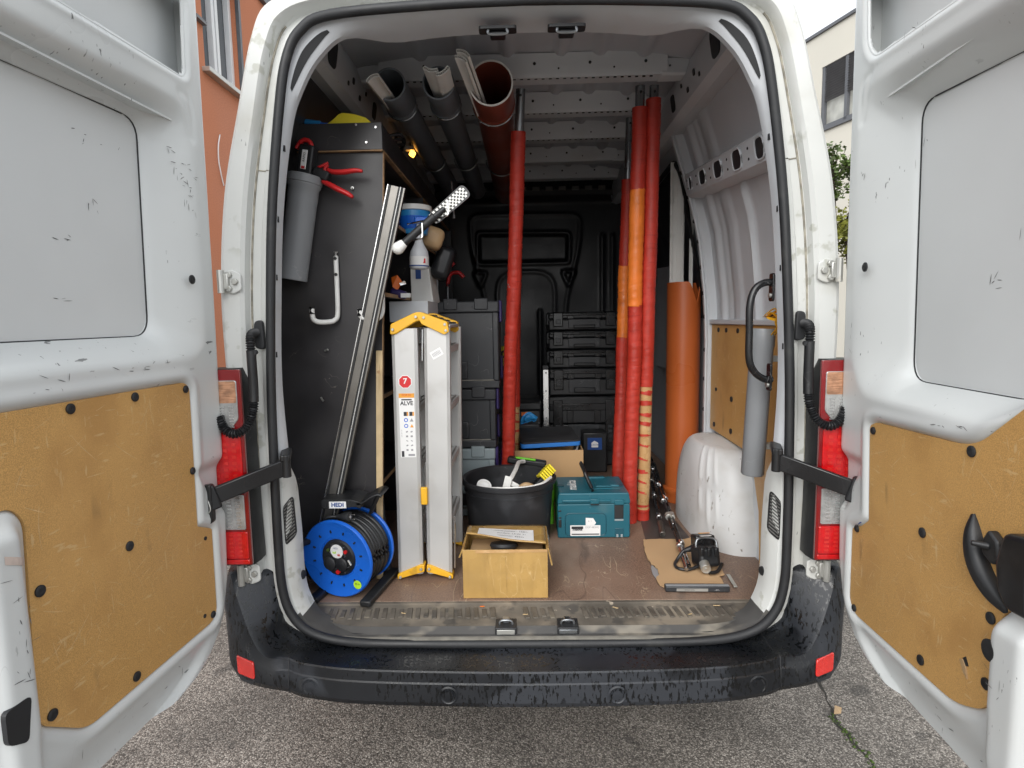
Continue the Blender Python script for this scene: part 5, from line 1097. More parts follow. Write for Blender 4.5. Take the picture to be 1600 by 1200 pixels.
# ================================================================ POLES
def wrapped(nm, m_, par, A, B, r, n=16, amp=.075, step=.0055, seed=0):
    A = Vector(A); B = Vector(B); L_ = (B-A).length; d_ = (B-A)/L_; x, y, _ = frame(d_); k = max(4, int(L_/step)); b = MB()
    def f(i, j):
        t = i/k; a = 2*pi*j/n
        w_ = 1+amp*(mnoise.noise(Vector((math.cos(a)*.9, math.sin(a)*.9, t*L_*38+seed)))*.75+mnoise.noise(Vector((math.cos(a)*.5+7, math.sin(a)*.5, t*L_*6+seed)))*.8)
        w_ -= amp*(.45 if (i+int(j*.4)) % 3 == 0 else 0); w_ += amp*.55*((t*L_*26+j/n) % 1.0)
        sw = Vector((mnoise.noise(Vector((t*L_*1.7, seed, 0))), mnoise.noise(Vector((0, t*L_*1.7, seed))), 0))*.007
        return A+d_*(t*L_)+sw+(x*math.cos(a)+y*math.sin(a))*r*w_
    vs = [f(i, j) for i in range(k+1) for j in range(n)]
    b.add(vs, [(i*n+j, i*n+(j+1) % n, (i+1)*n+(j+1) % n, (i+1)*n+j) for i in range(k) for j in range(n)]+[tuple(reversed(range(n))), tuple(range(k*n, (k+1)*n))])
    return b.build(nm, m_, par, smooth=70)
def pole(label, base, top, r, segs, zred, seed, tube_r=.021):
    p = thing('wrapped_pole', label, 'pole', base, 'wrapped poles standing in the load bay')
    A = Vector(base); B = Vector(top); P = lambda z: A+(B-A)*((z-A.z)/(B.z-A.z))
    st_ = cyl('steel_tube', 'steel', p, P(zred-.1), B, tube_r, n=18)
    MB().cyl(P(B.z-.03)+Vector((0, -tube_r*.9, 0)), P(B.z-.03)+Vector((0, -tube_r*1.06, 0)), .006, n=10).build('pin_hole', 'rubber', p)
    for i, (z0, z1, m_) in enumerate(segs):
        rr = r*(.93 if m_ == 'tan_tape' else 1); wrapped('wrap' if m_ != 'tan_tape' else 'tape', m_, p, P(z0), P(z1), rr, seed=seed+i*3, amp=.075 if m_ != 'tan_tape' else .025)
        if m_ == 'tan_tape':
            z = z0+.02; k = 0
            while z < z1-.02:
                h_ = random.choice((.006, .012, .02, .025)); c = P(z); d_ = (B-A).normalized()+Vector((.22*(1 if k % 3 else -.3), .1, 0))
                wb = MB().cyl(c-d_*h_/2, c+d_*h_/2, rr*1.035, n=16).build('band', 'red_wrap', p, smooth=40); z += random.uniform(.045, .075); k += 1
    return p
pole('red wrapped pole with steel tip standing alone left of centre, the nearest of the pair', (-.125, 1.25, FZ-.003), (-.008, .85, 2.603), .033, [(FZ, 1.52, 'red_wrap'), (1.515, 2.435, 'red_wrap')], 2.435, 1)
pole('red wrapped pole with tan taped foot, half hidden behind the lone left pole', (-.085, 1.62, FZ-.003), (-.040, 1.45, 2.40), .032, [(FZ, 1.10, 'tan_tape'), (1.098, 2.25, 'red_wrap')], 2.25, 11)
pole('rightmost wrapped pole, red above with a tan taped lower third', (.577, 1.06, FZ), (.572, .85, 2.603), .0325, [(FZ+.005, .645, 'red_wrap'), (.643, 1.275, 'tan_tape'), (1.273, 2.55, 'red_wrap')], 2.55, 21)
pole('middle wrapped pole of the right three, red with a long orange middle section', (.507, 1.03, FZ), (.512, .85, 2.603), .034, [(FZ+.003, 1.66, 'red_wrap'), (1.655, 2.175, 'orange_wrap'), (2.172, 2.515, 'red_wrap')], 2.515, 31)
pole('dull red wrapped pole with orange patch, leftmost and rearmost of the right three', (.490, 1.30, FZ-.003), (.540, 1.255, 2.600), .033, [(FZ+.003, 1.50, 'red_wrap'), (1.498, 1.87, 'orange_wrap'), (1.868, 2.30, 'red_wrap')], 2.30, 41)

# ================================================================ OVERHEAD PIPES
def opipe(label, mouth, end, r, m_, rim='cut_edge'):
    t = thing('overhead_pipe', label, 'pipe', mouth, 'pipes slung under the roof'); A = Vector(mouth); B = Vector(end); d_ = (B-A); L_ = d_.length
    MB().lathe([(r-.006, .14), (r-.005, 0), (r, 0), (r, .20), (r-.006, .225), (r-.006, L_), (0, L_), (r-.012, L_-.05), (r-.012, .22), (r-.006, .14)], A, d_, 40).build('tube', m_, t, smooth=40)
    MB().lathe([(r-.0055, -.001), (r+.0008, -.001), (r+.0008, .003), (r-.0055, .003)], A, d_, 40, True).build('rim', rim, t, smooth=40)
    MB().lathe([(r+.0005, .195), (r+.004, .2), (r+.004, .21), (r-.004, .215)], A, d_, 40).build('collar', m_, t, smooth=40)
    for y in (.77, 1.62):
        c = A+(B-A)*((y-A.y)/(B.y-A.y)); tube('strap', 'steel', t, [c+Vector((math.cos(a)*(r+.004), 0, math.sin(a)*(r+.004))) for a in [R(200-k*11.0) for k in range(21)][::-1]] if False else [c+Vector((math.cos(a)*(r+.003), 0, math.sin(a)*(r+.003))) for a in [R(180+10*k) for k in range(19)]], .004, 6)
    return t
P1, P2, P3 = (-.520, .55, 2.522), (-.329, .55, 2.522), (-.124, .55, 2.517)
opipe('leftmost overhead pipe, dark grey with one white strip in its mouth', P1, (-.500, 2.45, 2.515), .062, 'dark_pvc', 'dark_pvc')
opipe('middle overhead pipe, dark grey with several white strips in its mouth', P2, (-.325, 2.45, 2.515), .062, 'dark_pvc', 'dark_pvc')
opipe('rightmost overhead pipe, large and reddish brown with open mouth', P3, (-.12, 2.45, 2.50), .086, 'brown_pvc')
def strip(label, A, B, n_up, wdt, arc, cells=7):
    t = thing('hollow_strip', label, 'strip', A, 'white hollow plastic strips in the overhead pipes')
    A = Vector(A); B = Vector(B); d_ = (B-A).normalized(); u_ = Vector(n_up); u_ = (u_-d_*u_.dot(d_)).normalized(); x_ = d_.cross(u_)
    Rr = wdt/arc; b = MB(); pts = lambda rr, k, N: (x_*math.sin(arc*(k/N-.5))*rr + u_*(math.cos(arc*(k/N-.5))*rr-Rr))
    N = 12; hh = .010
    for r_ in (Rr-hh, Rr):
        b.add([q for k in range(N+1) for q in (A+pts(r_-.0012, k, N), A+pts(r_+.0012, k, N), B+pts(r_-.0012, k, N), B+pts(r_+.0012, k, N))],
              [f for k in range(N) for f in ((4*k, 4*k+1, 4*k+5, 4*k+4), (4*k+2, 4*k+6, 4*k+7, 4*k+3), (4*k+1, 4*k+3, 4*k+7, 4*k+5), (4*k, 4*k+4, 4*k+6, 4*k+2))])
    b.build('shell', 'white_pvc', t, smooth=60)
    w_ = MB()
    for c in range(cells+1):
        k = c/cells*N; e = pts(Rr-hh/2, k, N); nr = (pts(Rr, k, N)-pts(Rr-hh, k, N)).normalized(); w_.obox((A+B)/2+e, d_, nr, d_.cross(nr), (B-A).length-.002, hh, .002)
    w_.build('web', 'cut_edge', t)
    return t
strip('single white hollow strip sticking out of the leftmost overhead pipe', (-.545, .36, 2.482), (-.53, .95, 2.500), (-.5, 0, 1), .055, 1.3, 8)
strip('white hollow strip at the left in the middle overhead pipe mouth', (-.335, .38, 2.497), (-.335, .95, 2.490), (-.2, 0, -1), .060, 1.2, 8)
strip('white hollow strip at the right in the middle overhead pipe mouth', (-.285, .38, 2.490), (-.300, .95, 2.490), (.6, 0, -1), .060, 1.0, 7)
strip('upper of two white hollow strips leaning out of the brown overhead pipe', (-.205, .33, 2.545), (-.150, .80, 2.470), (.55, 0, 1), .058, 1.2, 6)
strip('lower of two white hollow strips leaning out of the brown overhead pipe', (-.214, .34, 2.530), (-.160, .80, 2.455), (.55, 0, 1), .056, 1.2, 6)

# ================================================================ MIDDLE: BINS, CASES, BOXES
def bin_(label, x0, x1, y0, y1, z0, z1, m_, accent=True):
    t = thing('storage_bin', label, 'storage bin', ((x0+x1)/2, y0, z0), 'stacked storage bins'); e = .014
    box('body', m_, t, x0+e, x1-e, y0+e, y1-e, z0+.001, z1-.055, bevel=.008)
    box('rim', m_, t, x0, x1, y0, y1, z1-.06, z1-.002, bevel=.008)
    box('base', m_, t, x0+.004, x1-.004, y0+.004, y1-.004, z0+.002, z0+.04, bevel=.005)
    box('dust_ledge', 'dust_ledge', t, x0+.05, x1-.03, y0+.006, y0+.015, z0+.041, z0+.046)
    for x in (x0+.09, x1-.09): box('lid_latch', m_, t, x-.035, x+.035, y0-.008, y0+.01, z1-.045, z1+.012, bevel=.005)
    box('corner_post', m_, t, x1-.035, x1-.004, y0+.004, y0+.04, z0+.04, z1-.06, bevel=.006)
    hp = box('handle_plate', m_, t, x0+.11, x0+.17, y0+.002, y0+.016, z0+.05, z0+.14, bevel=.006); box('handle_recess', 'rubber', hp, x0+.122, x0+.158, y0-.001, y0+.0025, z0+.06, z0+.125, bevel=.003)
    for x in (x0+.2, x1-.06): MB().cyl((x, y0+.001, z1-.03), (x, y0-.004, z1-.03), .005, n=8).build('rivet', 'rubber', t)
    if accent:
        MB().rbox((x1+.006, y0+.05, z1-.055), (.016, .06, .11)).build('side_clip', 'purple', t, bevel=.006); MB().rbox((x1+.004, y0+.12, z0+.10), (.014, .05, .12)).build('side_clip', 'purple', t, bevel=.006)
    for k in range(1, 5): box('side_rib', m_, t, x1-.016, x1-.004, y0+.02+k*.07, y0+.035+k*.07, z0+.05, z1-.07, bevel=.003)
    return t
GY = 1.14
bin_('top and tallest of the stacked dark grey storage bins behind the ladder', -.47, -.135, GY, GY+.40, 1.253, 1.700, 'dark_bin')
bin_('middle dark grey storage bin of the stack behind the ladder', -.47, -.158, GY, GY+.40, .943, 1.2525, 'dark_bin')
bin_('pale blue grey storage bin at the bottom of the stack', -.47, -.168, GY, GY+.40, FZ-.002, .942, 'grey_bin')
sp_ = thing('blue_spray_can', 'blue and white spray can lying beside the pale storage bin', 'spray can', (-.13, 1.33, .80))
cyl('can', 'purple', sp_, (-.135, 1.30, .80), (-.115, 1.33, .96), .022, n=16, bevel=.004); cyl('cap', 'blue_plastic', sp_, (-.115, 1.33, .9605), (-.112, 1.334, .985), .017, n=14)
sp2 = thing('wooden_block_stand', 'dark wooden block under the spray can', 'block', (-.125, 1.33, FZ)); box('block', 'film_ply', sp2, -.16, -.09, 1.27, 1.37, FZ-.002, .80, bevel=.004)
yl = thing('yellow_canister', 'yellow plastic canister with round black hole between bins and pole', 'canister', (-.12, 1.9, 1.31))
MB().prism(rpoly([(-.165, 1.31), (-.083, 1.31), (-.083, 1.43), (-.100, 1.43), (-.110, 1.455), (-.123, 1.432), (-.165, 1.432)], .006), XZ(1.9), 0, .10).build('body', 'lemon', yl, bevel=.006)
MB().lathe([(.024, 0), (.026, .003), (.014, .003), (.013, 0)], (-.135, 1.899, 1.385), (0, -1, 0), 20, True).build('ring', 'rubber', yl, smooth=40)
ys = thing('tool_trolley', 'dark tool trolley standing behind the storage bins', 'trolley', (-.2, 1.9, FZ)); box('cabinet', 'bulkhead_black', ys, -.45, -.06, 1.85, 2.25, FZ-.002, 1.309, bevel=.01)
for z in (.75, .93, 1.11): MB().obox((-.275, 1.845, z), (1, 0, 0), (0, 1, 0), (0, 0, 1), .33, .012, .15).build('drawer', 'dark_bin', ys, bevel=.005)
def case(label, z0, h, m_='black_plastic', x0=.158, x1=.645, y0=2.2, y1=2.62, group='black tool cases stacked at the bulkhead'):
    t = thing('tool_case', label, 'tool case', ((x0+x1)/2, y0, z0), group)
    box('base', m_, t, x0, x1, y0, y1, z0+.001, z0+h*.60, bevel=.010); box('lid', m_, t, x0, x1, y0, y1, z0+h*.61, z0+h-.002, bevel=.010)
    box('lid_lip', 'black_gloss', t, x0+.01, x1-.01, y0-.012, y0+.01, z0+h*.80, z0+h*.90, bevel=.004)
    for x, w_ in ((x0+.065, .033), (x1-.065, .033)):
        l_ = box('latch', 'black_gloss', t, x-w_, x+w_, y0-.018, y0+.005, z0+h*.22, z0+h*.95, bevel=.005); box('latch_grip', 'dark_bin', l_, x-.016, x+.016, y0-.024, y0-.0185, z0+h*.35, z0+h*.60, bevel=.003)
        for k in range(3): box('latch_rib', 'black_gloss', l_, x-.013, x+.013, y0-.027, y0-.0245, z0+h*(.39+k*.07), z0+h*(.42+k*.07))
    for x in (x0+.15, x1-.15): box('clip', 'black_gloss', t, x-.022, x+.022, y0-.014, y0+.004, z0+h*.62, z0+h*.80, bevel=.003)
    box('handle', m_, t, x0+.17, x1-.17, y0-.024, y0-.010, z0+h*.12, z0+h*.30, bevel=.006); box('front_panel', 'dark_bin', t, x0+.135, x1-.135, y0-.006, y0+.002, z0+h*.12, z0+h*.60, bevel=.004)
    box('stack_lug', m_, t, x0-.012, x0+.02, y0+.02, y0+.09, z0+h*.3, z0+h*.9, bevel=.004)
for i, (z0, h, w_) in enumerate(((1.073, .190, 'lowest and thickest of the four slim black tool cases'), (1.264, .128, 'second lowest of the four slim black tool cases'), (1.393, .128, 'second highest of the four slim black tool cases'), (1.522, .128, 'topmost of the four slim black tool cases by the bulkhead'))): case(w_, z0, h)
case('large black tool case under the four slim cases', FZ-.002, .490, 'black_plastic', .150, .640, 2.19, 2.62, None)
al = thing('aluminium_strip', 'short pale aluminium strip standing upright beside the black cases', 'strip', (.13, 2.05, FZ))
box('bar', 'alu_bright', al, .112, .146, 2.02, 2.03, .9, 1.27, bevel=.001); box('end_cap', 'rubber', al, .108, .148, 2.018, 2.034, 1.271, 1.300, bevel=.003); box('foot_block', 'rubber', al, .105, .150, 2.0, 2.08, FZ-.002, .899)
for z in (.95, 1.13, 1.25): MB().cyl((.13, 2.0198, z), (.13, 2.017, z), .006, n=8).build('hole', 'ink_grey', al)
bx = thing('tool_box_stack', 'low black tool box behind the open carton', 'tool box', (-.02, 1.95, FZ)); box('body', 'black_plastic', bx, -.08, .09, 1.9, 2.3, FZ-.002, 1.02, bevel=.012); box('latch', 'orange_pack', bx, -.035, .005, 1.892, 1.899, 1.03-.045, 1.03-.02); box('lid', 'black_plastic', bx, -.085, .095, 1.895, 2.305, 1.0205, 1.07, bevel=.01)
bl = thing('blue_strap_bundle', 'bright blue bundled strap beside the lone red pole', 'strap', (.0, 1.78, .96))
for k in range(6): tube('loop', 'light_blue', bl, smooth_path([(-.03+.012*k, 1.78, .955+.004*k), (-.02+.01*k, 1.76, 1.0+.01*math.sin(k*2)), (.02+.008*k, 1.77, 1.02-.006*k), (.05-.003*k, 1.78, .97+.004*k)], 4), .009, 6, flat=.5) if False else MB().tube(smooth_path([(-.03+.012*k, 1.78, .955+.004*k), (-.02+.01*k, 1.76, 1.0+.01*math.sin(k*2)), (.02+.008*k, 1.77, 1.02-.006*k), (.05-.003*k, 1.78, .97+.004*k)], 4), .011, 6, flat=.35).build('loop', 'light_blue', bl, smooth=60)
bs_ = thing('pedestal_box', 'plain black box carrying the blue strap', 'box', (.0, 1.78, FZ)); box('body', 'bulkhead_black', bs_, -.06, .08, 1.765, 1.86, FZ-.002, .953, bevel=.006)
bb_ = thing('blue_label_box', 'black box with blue label low beside the open carton', 'box', (.45, 2.05, FZ)); box('body', 'black_plastic', bb_, .37, .53, 2.0, 2.15, FZ-.002, .85, bevel=.01); box('label', 'ink_blue', bb_, .40, .495, 1.994, 1.998, .735, .815)
MB().prism(rpoly([(.425, .752), (.47, .752), (.47, .782), (.445, .797), (.425, .782)], .004), XZ(1.9935), -.001, 0).build('logo', 'paper', bb_); text('CONTRA', .018, 'ink_blue', bb_, (.448, 1.992, .768), (1, 0, 0), (0, 0, 1))
# open carton with kneeling pad on top
def carton(nm, label, x0, x1, y0, y1, z0, z1, m_, th=.006):
    t = thing(nm, label, 'cardboard box', ((x0+x1)/2, y0, z0))
    box('front', m_, t, x0, x1, y0, y0+th, z0, z1, bevel=.001); box('back', m_, t, x0, x1, y1-th, y1, z0, z1, bevel=.001)
    box('side', m_, t, x0+.0005, x0+th, y0+th+.0005, y1-th-.0005, z0, z1, bevel=.001); box('side', m_, t, x1-th, x1-.0005, y0+th+.0005, y1-th-.0005, z0, z1, bevel=.001)
    box('bottom', m_, t, x0+th+.0005, x1-th-.0005, y0+th+.0005, y1-th-.0005, z0, z0+th)
    return t
c2 = carton('open_carton', 'open brown cardboard carton in the middle with black pad on it', -.076, .306, 1.33, 1.80, FZ-.002, .884, 'cardboard')
MB().obox((.300, 1.40, .835), (0, 1, 0), (0, 0, 1), (1, 0, 0), .05, .05, .002).build('print', 'ink', c2) if False else None
pd_ = thing('kneeling_pad', 'black kneeling pad with bright blue edge lying across the open carton', 'pad', (.12, 1.5, .885))
PC = Vector((.118, 1.545, .912)); pxx = Vector((1, .05, .035)).normalized(); pyy = Vector((-.05, 1, .06)).normalized(); pzz = pxx.cross(pyy)
for nm, off, th_, m_ in (('foam_core', 0, .024, 'blue_foam'), ('top_layer', .0175, .010, 'mat_foam')):
    MB().prism(rpoly([(-.165, -.165), (.175, -.165), (.155, .17), (-.155, .17)], .03, 5), lambda a, c, d_: PC+pxx*a+pyy*c+pzz*(off+d_), -th_/2, th_/2).build(nm, m_, pd_, bevel=.003)
nw = thing('folded_leaflet', 'folded printed leaflet tucked inside the open carton', 'leaflet', (.28, 1.5, .80)); MB().rbox((.275, 1.50, .845), (.012, .12, .11), ry=.25).build('paper', 'ink_grey', nw, bevel=.001)
# teal case
mk = thing('teal_power_tool_case', 'teal plastic power tool case standing on the floor right of the bucket', 'tool case', (.30, .81, FZ))
X0, X1, Y0, Y1, ZT = .134, .470, .815, 1.10, .797
MB().prism(rpoly([(X0, FZ), (X1, FZ), (X1, .745), (X0, .745)], .01), XZ(0), Y0, Y1).build('base', 'teal', mk, bevel=.005)
MB().prism(rpoly([(X0-.002, .7455), (X1+.002, .7455), (X1-.006, ZT), (X0+.006, ZT)], .008), XZ(0), Y0-.004, Y1+.002).build('lid', 'teal', mk, bevel=.007, seg=3)
box('lid_ridge', 'teal', mk, X0+.02, X1-.09, Y0-.011, Y0-.003, .755, .768, bevel=.004)
box('front_latch', 'teal', mk, X0+.150, X0+.192, Y0-.015, Y0-.002, .748, .772, bevel=.003); box('latch_gap', 'rubber', mk, X0+.152, X0+.190, Y0-.0105, Y0-.004, .742, .7475)
arc = rpoly([(X0+.035, FZ+.012), (X0+.035, .700), (X0+.225, .700), (X0+.225, FZ+.012)], .025, 5)
tube('panel_groove', 'teal_dark', mk, [(a, Y0-.0005, c) for a, c in arc], .0022, 6)
box('side_recess', 'rubber', mk, X0+.263, X0+.306, Y0-.002, Y0+.004, .672, .738, bevel=.003); box('side_latch', 'teal', mk, X0+.262, X0+.307, Y0-.010, Y0+.002, .741, .766, bevel=.003); box('recess_ledge', 'grey_bin', mk, X0+.264, X0+.305, Y0-.004, Y0-.0022, .664, .672)
box('lower_recess', 'teal_dark', mk, X0+.265, X0+.308, Y0-.0015, Y0+.004, .590, .628, bevel=.003)
for k in range(2): box('recess_pin', 'grey_bin', mk, X0+.272+k*.02, X0+.282+k*.02, Y0-.004, Y0-.0016, .584, .599, bevel=.002)
for z in (.632, .675, .708): box('edge_recess', 'rubber', mk, X0+.003, X0+.018, Y0-.0012, Y0+.004, z, z+.020+(.03 if z < .64 else 0)-.012, bevel=.002)
pll = box('label', 'paper', mk, X0+.058, X0+.198, Y0-.0022, Y0-.0012, .592, .643, bevel=.0004)
box('label_bar', 'ink', mk, X0+.064, X0+.193, Y0-.0032, Y0-.0024, .598, .603); MB().prism([(X0+.064, .638), (X0+.118, .638), (X0+.118, .626), (X0+.064, .626)], XZ(Y0-.0024), -.0008, 0).build('label_block', 'ink', mk)
text('makita', .017, 'ink', mk, (X0+.091, Y0-.0034, .624), (1, 0, 0), (0, 0, 1), bold=.0006, shear=.2); text('DDF 482RFJ', .0125, 'ink_grey', mk, (X0+.160, Y0-.0026, .633), (1, 0, 0), (0, 0, 1))
MB().prism([(X0+.130, .6435), (X0+.170, .6435), (X0+.178, .655), (X0+.165, .677), (X0+.130, .679)], XZ(Y0-.0014), -.0006, 0).build('sticker', 'paper', mk)
text('6 / 1', .010, 'ink_grey', mk, (X0+.150, Y0-.0024, .663), (1, 0, 0), (0, 0, 1))
text('makita', .062, 'paper', mk, (X0+.078, Y0+.13, ZT+.0012), (.05, 1, 0), (-1, .05, 0), bold=.0012, shear=.15)
for a, b_, c, d_ in ((.16, .30, .06, .20), (.19, .27, .09, .17)): box('lid_recess', 'teal', mk, X0+a, X0+b_, Y0+c, Y0+d_, ZT, ZT+(.004 if a < .17 else .007), bevel=.002)
box('lid_bar', 'teal', mk, X0+.15, X0+.25, Y0+.235, Y0+.258, ZT, ZT+.010, bevel=.003); box('lid_bar', 'teal', mk, X0+.26, X0+.30, Y0+.09, Y0+.12, ZT, ZT+.012, bevel=.004)
for x in (X0+.02, X1-.03): MB().cyl((x, Y0+.12, ZT), (x, Y0+.12, ZT+.003), .018, n=16).build('lid_boss', 'teal_dark', mk)
tube('handle', 'black_plastic', mk, smooth_path([(X0+.165, Y0+.015, ZT+.006), (X0+.135, Y0+.03, ZT+.075), (X0+.13, Y0+.06, ZT+.09), (X0+.13, Y0+.21, ZT+.09), (X0+.135, Y0+.24, ZT+.07), (X0+.165, Y0+.26, ZT+.006)], 4), .0085, 8)
# green bag
gb = thing('green_bag', 'bright green plastic bag squeezed between bucket and teal case', 'bag', (.12, .98, FZ))
b_ = MB()
def bagf(i, j):
    a = 2*pi*i/22; h = j/14; r = (.055+.02*math.sin(h*pi))*(1+.22*mnoise.noise(Vector((math.cos(a)*1.6, math.sin(a)*1.6, h*4)))); 
    return (.108+r*math.cos(a)*.45-.012*h, 1.075+r*math.sin(a)*1.2, FZ-.002+.075+h*.19-(.075 if j == 0 else 0)+.008*math.sin(a*5)*(j > 11))
b_.grid(bagf, 22, 15, True); b_.build('sack', 'green_bag', gb, smooth=60)
# bucket
bk = thing('mortar_bucket', 'round black mortar bucket behind the taped cardboard box', 'bucket', (-.09, .86, FZ))
BC = (-.092, .865, FZ)
MB().lathe([(0, .004), (.176, .004), (.184, 0), (.19, .01), (.208, .262), (.222, .268), (.224, .284), (.216, .290), (.204, .284), (.186, .02), (0, .016)], BC, (0, 0, 1), 56).build('shell', 'bucket_black', bk, smooth=45)
MB().lathe([(.199, .225), (.209, .228), (.210, .236), (.203, .240)], BC, (0, 0, 1), 56).build('band', 'bucket_black', bk, smooth=45)
mop = thing('dust_mask_strap', 'white plastic bracket and strap lying in the bucket', 'bracket', (-.07, .83, .75))
tube('strap', 'white_pvc', mop, smooth_path([(-.105, .74, .83), (-.085, .77, .87), (-.06, .87, .895), (-.045, 1.0, .90), (-.02, 1.06, .89)], 5), .0105, 6)
MB().rbox((-.100, .745, .850), (.034, .012, .10), ry=.25).build('bracket_arm', 'white_pvc', mop, bevel=.003); MB().rbox((-.055, .76, .850), (.075, .012, .022), ry=.55).build('bracket_bar', 'white_pvc', mop, bevel=.003)
tube('cord', 'white_pvc', mop, smooth_path([(-.22, .74, .846), (-.14, .695, .858), (-.06, .682, .862), (.0, .695, .862), (.06, .735, .866), (.105, .82, .872)], 5), .007, 6)
dsk = thing('tape_roll', 'white tape roll lying in the left of the bucket', 'tape roll', (-.205, .78, .78))
MB().lathe([(.020, -.014), (.034, -.014), (.034, .014), (.020, .014)], (-.205, .765, .845), (.3, -.6, .75), 24, True).build('roll', 'white_pvc', dsk, smooth=40); MB().lathe([(0, .006), (.030, .0145), (.033, .0145)], (-.205, .765, .845), (.3, -.6, .75), 24).build('disc', 'paper', dsk, smooth=40)
sp3 = thing('putty_knife', 'beige knife handle lying in the bucket beside the white strap', 'knife', (-.02, .76, .80)); tube('grip', 'gum', sp3, smooth_path([(-.045, .74, .846), (-.01, .735, .860), (.035, .75, .843)], 5), [.006+.008*math.sin(pi*i/10) for i in range(11)], 8); cyl('tang', 'purple', sp3, (.025, .80, .815), (.055, .88, .87), .006, n=8)
br = thing('hand_brush', 'black brush with yellow bristle block resting in the bucket', 'brush', (.08, .88, .82))
bd = Vector((.62, .45, .55)).normalized(); bu = Vector((-.5, .1, .75)); bu = (bu-bd*bu.dot(bd)).normalized()
MB().obox((.055, .83, .845), bd, bu, bd.cross(bu), .12, .035, .05).build('block', 'black_plastic', br, bevel=.006)
for k in range(6): MB().obox(Vector((.085, .85, .885))+bd*(-.035+.013*k), bd, bu, bd.cross(bu), .009, .045, .05).build('bristle_row', 'lemon', br, bevel=.002)
for k in range(7): MB().obox(Vector((.055, .83, .845))+bd*(-.05+.012*k)+bu*.019, bd, bu, bd.cross(bu), .004, .006, .052).build('rib', 'black_plastic', br)
tl_ = thing('green_tool_lid', 'green and black tool edge showing behind the bucket rim', 'tool', (.0, 1.12, .80)); MB().rbox((-.005, 1.115, .875), (.20, .05, .035), rz=-.1, ry=.12).build('body', 'black_plastic', tl_, bevel=.01); MB().rbox((-.01, 1.085, .898), (.10, .012, .010), rz=-.1, ry=.12).build('stripe', 'green_bag', tl_, bevel=.003); MB().rbox((-.07, 1.12, .885), (.07, .04, .03), rz=-.1).build('grip', 'green_bag', tl_, bevel=.01)
box('leg', 'rubber', tl_, -.04, .04, 1.10, 1.14, FZ-.002, .86)
# taped cardboard box at the front
cb1 = carton('taped_cardboard_box', 'brown taped cardboard box with paper slip at the front of the floor', -.248, .064, .222, .470, FZ, .766, 'taped_card', .005)
FL = lambda a, c, d_: (a, .468-c, .770+d_+c*(.10*(.07-a)/.32)+.004*math.sin(a*22)*c/.2)
fl1 = MB(); fl1.grid(lambda i, j: FL(-.245+.305*i/14, (.125+.085*(i/14))*j/8, 0), 15, 9); fl1.build('back_flap', 'taped_card', cb1, smooth=60, solid=.005)
MB().add([(.066, .23, .768), (.066, .46, .768), (.082, .44, .70), (.085, .30, .685), (.080, .235, .70)], [(0, 1, 2, 3, 4)]).build('side_flap', 'taped_card', cb1, solid=.005)
MB().add([(-.247, .23, .768), (-.247, .46, .768), (-.262, .45, .72), (-.262, .24, .73)], [(0, 3, 2, 1)]).build('side_flap', 'taped_card', cb1, solid=.005)
for i in range(1, 7):
    x = -.245+i*.046; a = random.uniform(-.03, .03); ty = .2212-.0009*(i % 2); MB().add([(x-.026, ty, .584), (x+.020, ty, .584), (x+.020+a, ty, .763), (x-.026+a, ty, .763)], [(0, 1, 2, 3)]).build('tape', 'taped_card', cb1, solid=.0008)
MB().add([(-.20, .2190, .755), (-.20, .2190, .7665), (.063, .2190, .7665), (.063, .2190, .757)], [(0, 1, 2, 3)]).build('tape', 'tan_tape', cb1, solid=.0006)
ps = MB(); PS = lambda u, v: (lambda p: (p[0], p[1]-.0, p[2]+.0048))(FL(-.200+.215*u, .055+.02*u+.085*v+.035*u*v, 0))
ps.grid(lambda i, j: PS(i/10, j/4), 11, 5); ps.build('paper_slip', 'paper', cb1, smooth=60)
for k, tx in enumerate(('Kommissionsnr.: 158134', 'Versandart: LKW TKL', 'Bestellnummer: 435260437')):
    a = Vector(PS(.58, .22+k*.26)); xd = Vector(PS(.8, .22+k*.26))-Vector(PS(.4, .22+k*.26)); yd = Vector(PS(.58, .1))-Vector(PS(.58, .6)); text(tx, .0165, 'ink', cb1, a+Vector((0, 0, .0014)), xd, yd)
ci = thing('black_disc', 'black round disc lying inside the taped cardboard box', 'disc', (-.10, .34, .70)); MB().lathe([(0, .01), (.05, .01), (.055, 0), (.05, -.01)], (-.10, .345, .735), (0, .2, 1), 24).build('disc', 'rubber', ci, smooth=40); box('padding', 'gum', ci, -.23, .05, .24, .455, FZ+.008, .72)

# ================================================================ RIGHT SIDE
og = thing('orange_drain_pipe', 'tall orange drain pipe with broken rim standing behind the wheel arch', 'pipe', (.858, 1.39, FZ))
n_ = 48; rr = .089; b_ = MB(); rows = []
def otop(a):
    x = math.cos(a); y = math.sin(a)     # broken corner on the camera side, right
    d_ = math.degrees(a) % 360
    if 272 < d_ < 330: return 1.785-.115*max(0, 1-abs(d_-305)/30)
    return 1.785
for j in range(4):
    rows.append([(.858+(rr if j < 2 else rr-.006)*math.cos(2*pi*i/n_), 1.39+(rr if j < 2 else rr-.006)*math.sin(2*pi*i/n_), [FZ-.003, otop(2*pi*i/n_), otop(2*pi*i/n_), FZ][j]) for i in range(n_)])
b_.add([p for r_ in rows for p in r_], [(j*n_+i, j*n_+(i+1) % n_, (j+1)*n_+(i+1) % n_, (j+1)*n_+i) for j in range(3) for i in range(n_)]); b_.build('tube', 'orange_pvc', og, smooth=40)
MB().lathe([(rr, 0), (rr+.007, .004), (rr+.007, .05), (rr+.012, .058), (rr+.012, .075), (rr, .085)], (.858, 1.39, FZ-.002), (0, 0, 1), 48).build('socket', 'orange_pvc', og, smooth=40)
